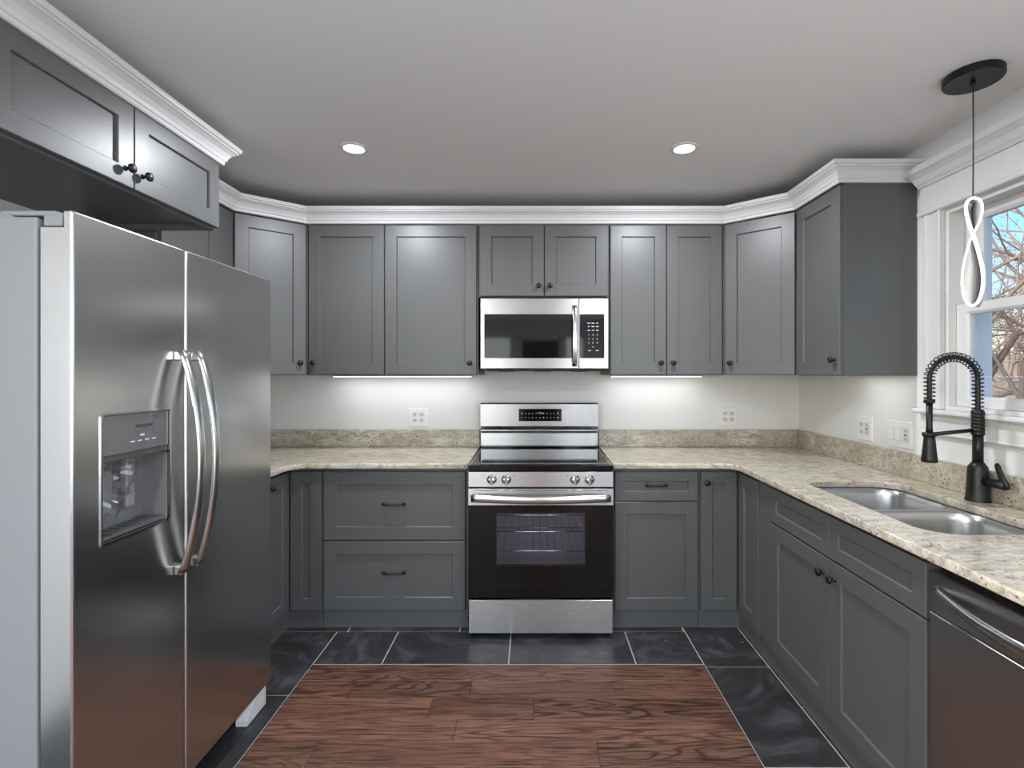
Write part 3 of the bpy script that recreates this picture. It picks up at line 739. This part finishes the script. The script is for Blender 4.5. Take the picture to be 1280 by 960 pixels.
    for cc in (.085, .165):
        mb = MB(); u = d0+cc; F.rings(mb, [(rr(u-.016, u+.016, z0+.07, zc-.02, .006), -.070), (rr(u-.016, u+.016, z0+.065, zc-.02, .006), -.055), (rr(u-.012, u+.012, z0+.072, zc-.03, .006), -.052)]); mb.build('paddle', mat('paddle plastic', (134, 134, 134), .3), disp)
    def text(s_, size, u, n, z, m, par, name='lettering', F=F, align='CENTER'):
        cu = bpy.data.curves.new(name, 'FONT'); cu.body = s_; cu.size = size; cu.align_x = align; cu.extrude = .0002
        cu.materials.append(m); o = bpy.data.objects.new(name, cu); C.objects.link(o)
        base = Vector((0, 0, 0)); p = par
        while p: base += p.location; p = p.parent
        R = Matrix((F.u, (0, 0, 1), F.n)).transposed().to_4x4()
        dg = bpy.context.evaluated_depsgraph_get(); me = bpy.data.meshes.new_from_object(o.evaluated_get(dg)); bpy.data.objects.remove(o)
        me.materials.clear(); me.materials.append(m); me.transform(Matrix.Translation(F.p(u, n, z)-base) @ R)
        o = bpy.data.objects.new(name, me); C.objects.link(o); o.parent = par; return o
    globals()['text'] = text
    text('FRIGIDAIRE', .0125, d0+.15, -.0016, z1-.048, M['mark_dark'], pn)
    mb = MB()
    for k in range(4): F.box(mb, d0+.10+k*.026, d0+.115+k*.026, -.0019, -.0012, zc+.026, zc+.0295)
    F.box(mb, d0+.135, d0+.15, -.0019, -.0012, zc+.040, zc+.046)
    mb.build('indicator_marks', M['mark'], pn)
    # crumpled clear bag left in the niche
    r = random.Random(3); n, m_ = 14, 16; mb = MB(); vs = []
    for i in range(n+1):
        for j in range(m_+1):
            f, g = i/n, j/m_; u = d0+.012+.165*f-(.05*f if g > .6 else 0)*(g-.6); zz = zc-.028-.155*g*(1-.42*abs(f-.5)*2*(.4+.6*g))
            vs.append(F.p(u+r.uniform(-.004, .004), -.036+.012*math.sin(f*9+g*4)+r.uniform(-.006, .006), zz+r.uniform(-.004, .004)))
    mb.add(vs, [(i*(m_+1)+j, (i+1)*(m_+1)+j, (i+1)*(m_+1)+j+1, i*(m_+1)+j+1) for i in range(n) for j in range(m_)])
    tag(mb.build('plastic_bag', M['bag']), 'crumpled clear plastic bag tucked in the refrigerator dispenser', 'bag')
fridge()

# ------------------------------------------------------------------ range
def stove():
    x0, x1 = -.347, .423; yf = 2.64; cx = (x0+x1)/2
    t = thing('range', 'stainless steel freestanding electric range between the base cabinets', 'range', (cx, 3.0, 0))
    F = Fr((cx, yf, 0), (1, 0, 0), (0, -1, 0)); h = (x1-x0)/2
    mb = MB(); mb.box(x0+.004, x1-.004, 2.685, 3.33, .03, .20); mb.box(x0+.004, x0+.03, 2.685, 3.33, .2001, .895); mb.box(x1-.03, x1-.004, 2.685, 3.33, .2001, .895)
    mb.box(x0+.0301, x1-.0301, 3.22, 3.33, .2001, .895); mb.box(x0+.0301, x1-.0301, 2.685, 3.2199, .72, .895); mb.build('body', mat('range side enamel', (52, 52, 54), .4), t)
    # oven cavity
    mb = MB(); cxl, cxr, cy0, cy1, cz0, cz1 = cx-.27, cx+.27, 2.70, 3.15, .25, .69
    mb.box(cxl-.004, cxl, cy0, cy1, cz0, cz1); mb.box(cxr, cxr+.004, cy0, cy1, cz0, cz1); mb.box(cxl, cxr, cy1, cy1+.004, cz0, cz1); mb.box(cxl, cxr, cy0, cy1, cz0-.004, cz0); mb.box(cxl, cxr, cy0, cy1, cz1, cz1+.004)
    cav = mb.build('oven_cavity', M['cavity'], t)
    for zz in (.44, .545, .635):
        mb = MB()
        for k in range(13): mb.tube([(cxl+.02+k*(.50/12), cy0+.02, zz), (cxl+.02+k*(.50/12), cy1-.02, zz)], .002, 6)
        mb.tube([(cxl+.006, cy0+.02, zz), (cxr-.006, cy0+.02, zz)], .004, 8); mb.tube([(cxl+.006, cy1-.02, zz), (cxr-.006, cy1-.02, zz)], .003, 6); mb.build('oven_rack', M['chrome'], cav)
    # cooktop
    mb = MB(); mb.box(x0, x1, 2.645, 3.255, .8955, .917, .005); top = mb.build('cooktop_frame', M['steel'], t)
    mb = MB(); mb.box(x0+.012, x1-.012, 2.672, 3.25, .9172, .9215, .0015); gl = mb.build('cooktop_glass', M['glassblack'], t)
    mb = MB(); mb.box(x0+.001, x1-.001, 2.6385, 2.6715, .890, .9205, .004); mb.build('front_lip', M['glassblack'], t)
    for bx, by, r_ in ((cx-.19, 2.86, .115), (cx+.19, 2.86, .095), (cx-.19, 3.10, .08), (cx+.19, 3.10, .09)):
        mb = MB(); ri = []
        for q in ((r_, .9215), (r_, .9218), (r_+.003, .9218), (r_+.003, .9215)): ri.append([(bx+q[0]*math.cos(2*PI*k/48), by+q[0]*math.sin(2*PI*k/48), q[1]) for k in range(48)])
        mb.loft(ri, closed=True); mb.build('burner', M['ring'], gl)
    # backguard
    mb = MB(); X0, X1 = x0-.001, x1-.0; YZ = [(3.345, .925), (3.31, .925), (3.31, 1.022), (3.29, 1.028), (3.29, 1.034), (3.272, 1.060), (3.268, 1.204), (3.276, 1.212), (3.345, 1.212)]
    mb.loft([[(xx, y, z) for y, z in YZ] for xx in (X0, X1)]); bgd = mb.build('backguard', M['steel'], t)
    mb = MB(); mb.box(X0+.005, X1-.005, 3.284, 3.309, 1.014, 1.0275); mb.build('vent_slot', M['rubber'], bgd)
    mb = MB(); mb.box(X0-.0005, X1+.0005, 3.256, 3.345, .9175, .9325, .002); mb.build('rear_rail', M['glassblack'], t)
    FG = Fr((cx, 3.2695, 0), (1, 0, 0), (0, -1, 0))
    mb = MB(); FG.box(mb, -.135, .145, .001, .0035, 1.094, 1.174, .001); dp = mb.build('display', M['glassblack'], bgd)
    mb = MB(); r = random.Random(5)
    for row, zz in enumerate((1.144, 1.116)):
        for k in range(11):
            u = -.115+k*.0235
            if row == 0 and k == 5: continue
            wd = r.uniform(.004, .009); FG.box(mb, u-wd/2, u+wd/2, .0036, .004, zz-.002, zz+r.choice((.0015, .004)))
    mb.build('button_marks', M['mark'], dp)
    text('3:06', .017, .005, .0038, 1.141, M['mark'], dp, F=FG)
    # front control panel with knobs
    mb = MB(); F.rings(mb, [(rr(-h, h, .804, .888), -.045), (rr(-h, h, .804, .888), -.004), (rr(-h+.003, h-.003, .807, .885), 0)]); cp = mb.build('control_panel', M['steel'], t)
    for kx in (614.5, 632.7, 719, 737.4):
        u = (kx-667)*2.62/624-cx; mb = MB(); o = F.p(u, 0, .847)
        mb.lathe([(0, 0), (.0255, 0), (.0265, .003), (.0255, .010), (.020, .012), (.0185, .026), (.0165, .029), (0, .029)], o, F.n, 28)
        F.box(mb, u-.0065, u+.0065, .012, .040, .847-.0235, .847+.0235, .004)
        kb = mb.build('knob', M['steel_bright'], cp)
        mb = MB(); F.box(mb, u-.0012, u+.0012, .0402, .0407, .850, .869); mb.build('pointer', M['mark_dark'], kb)
        mb = MB(); s_ = -1 if kx in (614.5, 719) else 1
        for k in range(9):
            a = math.radians(-220+k*32); FR = .032; uu, zz = u+FR*math.cos(a), .847+FR*math.sin(a); F.box(mb, uu-.0011, uu+.0011, .0001, .0006, zz-.0011, zz+.0011)
        F.box(mb, u+s_*.043-.005, u+s_*.043+.005, .0001, .0006, .861, .862); F.box(mb, u+s_*.043-.005, u+s_*.043+.005, .0001, .0006, .869, .870)
        F.box(mb, u+s_*.043-.005, u+s_*.043-.004, .0001, .0006, .861, .870); F.box(mb, u+s_*.043+.004, u+s_*.043+.005, .0001, .0006, .861, .870)
        mb.build('dial_marks', M['mark_dark'], cp)
    # oven door: steel top strip, black glass face with a clear window
    W = (-.235, .235, .385, .668)
    mb = MB(); F.rings(mb, [(rr(-h, h, .708, .797), -.04), (rr(-h, h, .708, .797), -.003), (rr(-h+.002, h-.002, .710, .795), 0)]); dr = mb.build('oven_door', M['steel'], t)
    mb = MB(); F.rings(mb, [(rr(-h+.001, h-.001, .2175, .7075, .002), -.038), (rr(-h+.001, h-.001, .2175, .7075, .002), -.003), (rr(-h+.003, h-.003, .2195, .7055, .002), 0), (rr(*W, .006), 0), (rr(*W, .006), -.038)], cap=False)
    F.rings(mb, [(rr(-h+.001, h-.001, .2175, .7075, .002), -.038), (rr(*W, .006), -.038)], cap=False); mb.build('door_glass', M['glassblack'], dr)
    mb = MB(); F.box(mb, W[0], W[1], -.006, -.001, W[2], W[3]); mb.build('oven_window', M['oven_glass'], dr)
    mb = MB()
    for a, b in ((-.355, -.225), (-.19, -.165), (-.145, -.02), (.02, .145), (.165, .19), (.225, .355)): F.box(mb, a, b, .0001, .0008, .7865, .7895)
    for k in range(12): a = 2*PI*k/12; F.box(mb, .011*math.cos(a)-.001, .011*math.cos(a)+.001, .0001, .0008, .788+.005*math.sin(a)-.0008, .788+.005*math.sin(a)+.0008)
    mb.build('vent_slits', M['rubber'], dr)
    pts = []
    for k in range(25):
        f = k/24; pts.append(F.p(-h+.02+(2*h-.04)*f, .028+.036*math.sin(PI*f), .752))
    mb = MB(); mb.tube(pts, .0205, 16, r2=.0095, up=(0, 0, 1))
    for s_ in (-1, 1): F.box(mb, s_*(h-.035)-.011, s_*(h-.035)+.011, .0002, .03, .738, .766, .004)
    mb.build('handle', M['steel_bright'], dr)
    # drawer
    mb = MB(); F.rings(mb, [(rr(-h+.003, h-.003, .030, .2085), -.04), (rr(-h+.003, h-.003, .030, .2085), -.005), (rr(-h+.006, h-.006, .033, .2055), -.001)]); mb.build('storage_drawer', M['steel'], t)
    for s_ in (-1, 1):
        for yy in (2.70, 3.25):
            mb = MB(); mb.lathe([(0, 0), (.018, 0), (.018, .012), (.01, .014), (.01, .0305), (0, .0305)], (cx+s_*(h-.05), yy, .001)); mb.build('foot', M['rubber'], t)
stove()

# ------------------------------------------------------------------ microwave
def microwave():
    x0, x1 = -.315, .443; yf = 2.945; z0, z1 = 1.434, 1.850; F = Fr((0, yf, 0), (1, 0, 0), (0, -1, 0))
    t = thing('microwave', 'stainless steel over-the-range microwave mounted above the range', 'microwave', ((x0+x1)/2, 3.15, z0))
    mb = MB(); mb.box(x0+.003, x1-.003, 2.976, 3.30, z0-.002, z1+.006); mb.box(x0+.003, x1-.003, 3.3001, 3.356, z0-.002, z1+.006)
    mb.build('body', mat('microwave case', (70, 70, 72), .4), t)
    mb = MB(); mb.box(x0+.03, x1-.03, 2.985, 3.33, z0-.014, z0-.0021, .003)
    for k in range(3): mb.box(x0+.1+k*.22, x0+.2+k*.22, 2.99, 3.0, z0-.018, z0-.0141)
    mb.build('vent_grille', M['rubber'], t)
    sx = .268   # split between door and panel
    Wd = (x0+.024, .213, z0+.062, 1.756); 
    mb = MB(); F.rings(mb, [(rr(x0, sx-.001, z0, z1, .002), -.03), (rr(x0, sx-.001, z0, z1, .002), -.003), (rr(x0+.003, sx-.003, z0+.003, z1-.003, .002), 0), (rr(Wd[0], sx-.022, Wd[2], Wd[3], .006), 0), (rr(Wd[0], sx-.022, Wd[2], Wd[3], .006), -.006)], cap=False)
    dr = mb.build('door', M['steel'], t)
    mb = MB(); F.box(mb, Wd[0]-.001, sx-.021, -.012, -.003, Wd[2]-.001, Wd[3]+.001); mb.build('door_window', M['glassblack'], dr)
    pts = [F.p(.242, .006+.034*math.sin(PI*k/20)**.6, z0+.018+(.352)*k/20) for k in range(21)]
    mb = MB(); mb.tube(pts, .0065, 14, r2=.0155, up=(0, -1, 0)); mb.build('handle', M['steel_bright'], dr)
    mb = MB(); F.rings(mb, [(rr(sx+.001, x1, z0, z1), -.03), (rr(sx+.001, x1, z0, z1), -.003), (rr(sx+.003, x1-.003, z0+.003, z1-.003), 0)]); cp = mb.build('control_panel', M['steel'], t)
    mb = MB(); F.rings(mb, [(rr(sx+.004, x1-.026, Wd[2], Wd[3], .008), 0.0002), (rr(sx+.004, x1-.026, Wd[2], Wd[3], .008), .0018)]); kp = mb.build('keypad', M['glassblack'], cp)
    cols = [(736-667)*2.945/624, (741.2-667)*2.945/624, (746.5-667)*2.945/624]
    ys = [404, 408.2, 413]
    mb = MB(); r = random.Random(2)
    for i, y in enumerate(ys):
        z = 1.41+(466-y)*2.945/624
        for cx in cols: wd = r.uniform(.010, .018); F.box(mb, cx-wd/2, cx+wd/2, .0019, .0023, z-.002, z+.002)
    for cx in (cols[0]+.004, cols[2]): F.box(mb, cx-.008, cx+.008, .0019, .0023, 1.539, 1.543)
    mb.build('button_marks', M['mark'], kp)
    rows = ['123', '456', '789', ' 0 ']
    for i, s_ in enumerate(rows):
        z = 1.41+(466-(419.5+i*5))*2.945/624
        for cx, ch in zip(cols, s_):
            if ch != ' ': text(ch, .013, cx, .002, z, M['mark'], kp, name='digit', F=F)
microwave()

# ------------------------------------------------------------------ dishwasher
def dishwasher():
    F = FR_; a, b = .822, 1.423
    t = thing('dishwasher', 'stainless steel dishwasher with bowed bar handle right of the sink cabinet', 'dishwasher', (1.46, 1.12, 0))
    mb = MB(); mb.box(1.165, XR-.04, a, b, .02, .868); mb.build('body', M['rubber'], t)
    mb = MB(); F.box(mb, -b, -a, -.018, -.005, .02, .099); mb.build('toe_kick', M['rubber'], t)
    mb = MB(); F.rings(mb, [(rr(-b+.002, -a-.002, .105, .7335), -.018), (rr(-b+.002, -a-.002, .105, .7335), .016), (rr(-b+.005, -a-.005, .108, .7305), .02)]); dr = mb.build('door', M['steel_dw'], t)
    mb = MB(); F.rings(mb, [(rr(-b+.002, -a-.002, .7355, .850), -.018), (rr(-b+.002, -a-.002, .7355, .850), .016), (rr(-b+.005, -a-.005, .7385, .847), .02)]); cp = mb.build('control_panel', M['steel_dw'], t)
    pts = [F.p(-b+.03+(b-a-.06)*k/24, .022+.052*math.sin(PI*k/24)**.85, .800) for k in range(25)]
    mb = MB(); mb.tube(pts, .0165, 16, r2=.008, up=(0, 0, 1)); mb.build('handle', M['steel_bright'], cp)
dishwasher()
t = thing('base_cabinet', 'grey end panel cabinet beyond the dishwasher, outside the picture', 'cabinet', (1.46, .8, 0), 'grey base cabinets')
mb = MB(); mb.box(1.127, XR-.001, .795, .819, 0, .883, .001); mb.build('body', M['cab'], t)

# ------------------------------------------------------------------ outlets and switches
def plate(label, F, u, z, wd, ht, gangs, cat='outlet'):
    t = thing('wall_outlet' if cat == 'outlet' else 'switch_plate', label, cat, F.p(u, 0, z), 'white wall plates')
    mb = MB(); F.rings(mb, [(rr(u-wd/2, u+wd/2, z-ht/2, z+ht/2, .004), .0003), (rr(u-wd/2, u+wd/2, z-ht/2, z+ht/2, .004), .004), (rr(u-wd/2+.003, u+wd/2-.003, z-ht/2+.003, z+ht/2-.003, .003), .0065)]); mb.build('cover_plate', M['white_plastic'], t)
    n = len(gangs); 
    for i, g in enumerate(gangs):
        c = u+(i-(n-1)/2)*.046
        if g == 'o':
            for s_ in (-1, 1):
                mb = MB(); F.rings(mb, [(rr(c-.0165, c+.0165, z+s_*.0195-.0135, z+s_*.0195+.0135, .009, 4), .0066), (rr(c-.0165, c+.0165, z+s_*.0195-.0135, z+s_*.0195+.0135, .009, 4), .0085), (rr(c-.0155, c+.0155, z+s_*.0195-.0125, z+s_*.0195+.0125, .008, 4), .009)])
                sk = mb.build('socket', M['plastic'], t)
                mb = MB()
                for du in (-.0065, .0065): F.box(mb, c+du-.0012, c+du+.0012, .0091, .0095, z+s_*.0195-.002, z+s_*.0195+.0065)
                F.box(mb, c-.0022, c+.0022, .0091, .0095, z+s_*.0195-.0085, z+s_*.0195-.0045); mb.build('slots', M['dark_slot'], sk)
        elif g == 's':
            mb = MB(); F.rings(mb, [(rr(c-.0165, c+.0165, z-.033, z+.033), .0066), (rr(c-.0165, c+.0165, z-.033, z+.033), .008), (rr(c-.0150, c+.0150, z-.031, z+.031), .0085)])
            sk = mb.build('switch_frame', M['plastic'], t)
            mb = MB(); mb.loft([[F.p(uu, nn, zz) for nn, zz in ((.0086, z-.029), (.0145, z-.029), (.0095, z+.029), (.0086, z+.029))] for uu in (c-.0135, c+.0135)]); mb.build('rocker', M['white_plastic'], sk)
        elif g == 'g':
            mb = MB(); F.rings(mb, [(rr(c-.0165, c+.0165, z-.033, z+.033), .0066), (rr(c-.0165, c+.0165, z-.033, z+.033), .009)]); sk = mb.build('socket', M['plastic'], t)
            mb = MB()
            for s_ in (-1, 1):
                for du in (-.0065, .0065): F.box(mb, c+du-.0012, c+du+.0012, .0091, .0095, z+s_*.02-.003, z+s_*.02+.0055)
            F.box(mb, c-.006, c+.006, .0091, .0105, z-.003, z+.003); mb.build('slots', M['dark_slot'], sk)
FWB = Fr((0, YB, 0), (1, 0, 0), (0, -1, 0)); FWR = Fr((XR, 0, 0), (0, -1, 0), (-1, 0, 0))
plate('white double outlet plate on back wall left of the range', FWB, (523-667)*YB/624, 1.41-(521.5-466)*YB/624, .135, .122, 'oo')
plate('white double outlet plate on back wall right of the range', FWB, (910-667)*YB/624, 1.41-(520.5-466)*YB/624, .122, .118, 'oo')
plate('white outlet plate on window wall under the end wall cabinet', FWR, -2.685, 1.111, .118, .128, 'og')
plate('white triple plate of two rocker switches and an outlet near the window', FWR, -2.43, 1.111, .166, .128, 'ssg', 'switch')

# ------------------------------------------------------------------ lights
def downlight(x, y, label):
    t = thing('recessed_light', label, 'ceiling light', (x, y, ZC), 'recessed ceiling lights')
    mb = MB(); mb.loft([[(x+q*math.cos(2*PI*k/40), y+q*math.sin(2*PI*k/40), ZC+h) for k in range(40)] for q, h in ((.047, -.0005), (.064, -.0005), (.064, -.003), (.060, -.006), (.05, -.007), (.046, -.004))], closed=True, smooth=True)
    mb.build('trim_ring', M['white_plastic'], t)
    mb = MB(); mb.lathe([(0, -.0035), (.0455, -.0035), (.0455, -.001), (0, -.001)], (x, y, ZC), seg=40, smooth=False); mb.build('lens', M['lamp'], t)
    area('downlight', (x, y, ZC-.009), (0, 0, -1), .085, .085, P_DOWN, (.95, .98, 1.05), 'DISK')
downlight((442.5-667)*2.31/624, 2.31, 'round recessed ceiling light at left, toward the refrigerator side')
downlight((855.5-667)*2.31/624, 2.31, 'round recessed ceiling light at right, toward the window side')
for y in (.1, -2.0):  # unseen extra downlights, added to brighten the room from behind the camera
    for x in (-.85, .7): downlight(x, y, 'round recessed ceiling light behind the picture')
def bar(label, p0, p1, nx=True):
    a, b = Vector(p0), Vector(p1); t = thing('under_cabinet_light', label, 'light strip', (a+b)/2, 'under-cabinet light strips')
    w_ = .013
    d = Vector((0, w_, 0)) if nx else Vector((w_, 0, 0))
    mb = MB(); mb.box(min(a.x, b.x)-(0 if nx else w_), max(a.x, b.x)+(0 if nx else w_), min(a.y, b.y)-(w_ if nx else 0), max(a.y, b.y)+(w_ if nx else 0), a.z, a.z+.010, .001); mb.build('housing', M['alu'], t)
    mb = MB(); mb.box(min(a.x, b.x)+.005-(0 if nx else w_*.8), max(a.x, b.x)-.005+(0 if nx else w_*.8), min(a.y, b.y)-(w_*.8 if nx else 0), max(a.y, b.y)+(w_*.8 if nx else 0), a.z-.003, a.z-.0002); mb.build('diffuser', M['undled'], t)
    L = (b-a).length; c = (a+b)/2
    o = area('under_cabinet_glow', (c.x, c.y, a.z-.005), (0, 0, -1), L-.02 if nx else .02, .02 if nx else L-.02, P_UNDER*L, (.94, .98, 1.05))
    o.rotation_euler = (0, 0, 0)
zl = 1.3855
bar('thin led strip under the wall cabinets left of the microwave', (-1.30, 3.24, zl), (-.40, 3.24, zl))
bar('thin led strip under the two-door cabinet right of the microwave', (.50, 3.24, zl), (1.09, 3.24, zl))
bar('thin led strip under the wall cabinet beside the window', (1.66, 2.37, zl+.014), (1.66, 2.68, zl+.014), False)

def pendant():
    cx, cy = 1.530, 1.738
    t = thing('pendant_light', 'twisted ribbon led pendant hanging on black canopy by the window', 'pendant light', (cx, cy, ZC))
    mb = MB(); mb.lathe([(0, -.0005), (.084, -.0005), (.086, -.003), (.086, -.024), (.083, -.028), (0, -.028)], (cx, cy, ZC), seg=48, smooth=False); mb.lathe([(0, -.028), (.008, -.028), (.007, -.04), (0, -.041)], (cx, cy, ZC)); mb.build('canopy', M['black'], t)
    zt, zb = 2.018, 1.640
    MB().tube([(cx, cy, ZC-.035), (cx+.001, cy, 2.25), (cx, cy, zt-.004)], .0022, 8).build('cord', M['cord'], t)
    # figure-eight loop of flat ribbon that turns as it goes round
    view = Vector((.66, .75, 0)).normalized(); e = Vector((view.y, -view.x, 0))
    W = .060
    K = [(0, 0), (-.0155, -.012), (-.018, -.042), (-.0115, -.084), (-.001, -.126), (.0095, -.168), (.018, -.210), (.0245, -.251), (.0265, -.293), (.0225, -.332), (.0135, -.362), (0, -.3735),
         (-.0145, -.362), (-.0235, -.332), (-.0270, -.290), (-.0245, -.243), (-.0165, -.190), (-.007, -.145), (.005, -.112), (.017, -.078), (.0225, -.042), (.018, -.012)]   # (sideways, down) in metres
    m_ = len(K); sub = 8; n = m_*sub; ctr = []; ang = []
    for k in range(n):
        i, f = divmod(k, sub); f /= sub; p0, p1, p2, p3 = (K[(i+q) % m_] for q in (-1, 0, 1, 2))
        c = [.5*(2*p1[q]+(p2[q]-p0[q])*f+(2*p0[q]-5*p1[q]+4*p2[q]-p3[q])*f*f+(3*p1[q]-p0[q]-3*p2[q]+p3[q])*f**3) for q in (0, 1)]
        a = 2*PI*k/n; s_ = -c[1]/.3735
        ctr.append(Vector((cx, cy, zt+c[1]))+e*c[0]+view*(-.014*math.sin(a)))
        wt = max(0, -math.sin(a))**.6; up_ = math.tanh((s_-.35)*5)
        ang.append(math.radians(6+62*wt*up_))
    rings = []; edge = []
    for k in range(n):
        p = ctr[k]; tg = (ctr[(k+2) % n]-ctr[k-2]).normalized(); nrm = view*math.cos(ang[k])+e*math.sin(ang[k])
        wv = (nrm-tg*nrm.dot(tg)).normalized(); th = tg.cross(wv)
        f0 = p; f1 = p+wv*W
        rings.append([f0+th*.002, f1+th*.002, f1-th*.002, f0-th*.002]); edge.append(f0-wv*.003)
    mb = MB(); mb.loft(rings, closed=True, smooth=False); rb = mb.build('ribbon', M['alu'], t)
    for p in rb.data.polygons: p.use_smooth = True
    MB().tube(edge, [.0041+.0014*math.sin(2*PI*k/n) for k in range(n)], 10, closed=True).build('led_strip', M['led'], t)
pendant()

# ------------------------------------------------------------------ woods outside
def ground():
    nx, ny = 40, 50; mb = MB(); vs = []
    r = random.Random(11)
    for i in range(nx+1):
        for j in range(ny+1):
            x = 2.2+i*i*.045; y = -25+j*2.2
            rise = max(0, (x-4))*.075
            vs.append((x, y, -.5+rise*.9+.25*math.sin(x*.5+y*.3)+r.uniform(-.06, .06)))
    mb.add(vs, [(i*(ny+1)+j, (i+1)*(ny+1)+j, (i+1)*(ny+1)+j+1, i*(ny+1)+j+1) for i in range(nx) for j in range(ny)], True)
    o = mb.build('ground_outside', M['ground']); o['kind'] = 'structure'
ground()
def gz(x, y): return -.5+max(0, x-4)*.0675+.25*math.sin(x*.5+y*.3)
def tree_mesh(seed, H, m, levels=5, lean=.1):
    r = random.Random(seed); mb = MB()
    def branch(p, d, L, rad, lv):
        n = 4; pts = [p]; rr_ = [rad]
        for k in range(n):
            d = (d+Vector((r.gauss(0, .13), r.gauss(0, .13), r.gauss(.03, .08)))).normalized(); p = p+d*L/n; pts.append(p); rr_.append(rad*(1-.42*(k+1)/n))
        mb.tube(pts, rr_, 7 if lv < 2 else (5 if lv < 3 else 3), cap=False)
        if lv >= levels: return
        kids = 5 if lv == 0 else 3
        for c in range(kids):
            f = r.uniform(.3, 1) if c else 1; i = min(n, max(1, round(f*n))); a = r.uniform(0, 2*PI)
            o = d.orthogonal().normalized(); q = Matrix.Rotation(a, 3, d) @ o
            nd = (d*r.uniform(.5, 1)+q*r.uniform(.5, 1.0)).normalized(); nd.z = nd.z*.8+.12
            branch(pts[i], nd.normalized(), L*r.uniform(.5, .78), max(rr_[i]*r.uniform(.5, .72), .003), lv+1)
    branch(Vector((0, 0, -.3)), Vector((r.uniform(-lean, lean), r.uniform(-lean, lean), 1)).normalized(), H*.36, H*.011, 0)
    me = mb.build('t', m); d = me.data; bpy.data.objects.remove(me); return d
protos = [tree_mesh(s, h, M[k]) for s, h, k in ((1, 9, 'bark'), (2, 10, 'bark'), (3, 8, 'bark_dark'), (4, 9, 'bark'))]
near = tree_mesh(21, 8, M['bark_dark'])
def put(me, x, y, rz, sc_, label, group=None):
    o = bpy.data.objects.new('bare_tree', me); C.objects.link(o); o.location = (x, y, gz(x, y)); o.rotation_euler = (0, 0, rz); o.scale = (sc_,)*3
    tag(o, label, 'tree', group)
put(near, 6.9, 7.1, .4, .8, 'dark-barked leafless tree nearest the kitchen window')
r = random.Random(17); spots = []
tries = 0
while len(spots) < 64 and tries < 4000:
    tries += 1
    d = r.uniform(9, 48); a = r.uniform(.68, 1.25); x, y = a*d, d
    if all((x-p)**2+(y-q)**2 > 1.6 for p, q in spots): spots.append((x, y))
for i, (x, y) in enumerate(spots):
    put(protos[i % 4], x, y, r.uniform(0, 6.28), r.uniform(.7, 1.25), 'leafless grey-brown tree standing in the woods outside the window', 'bare trees in the woods outside')
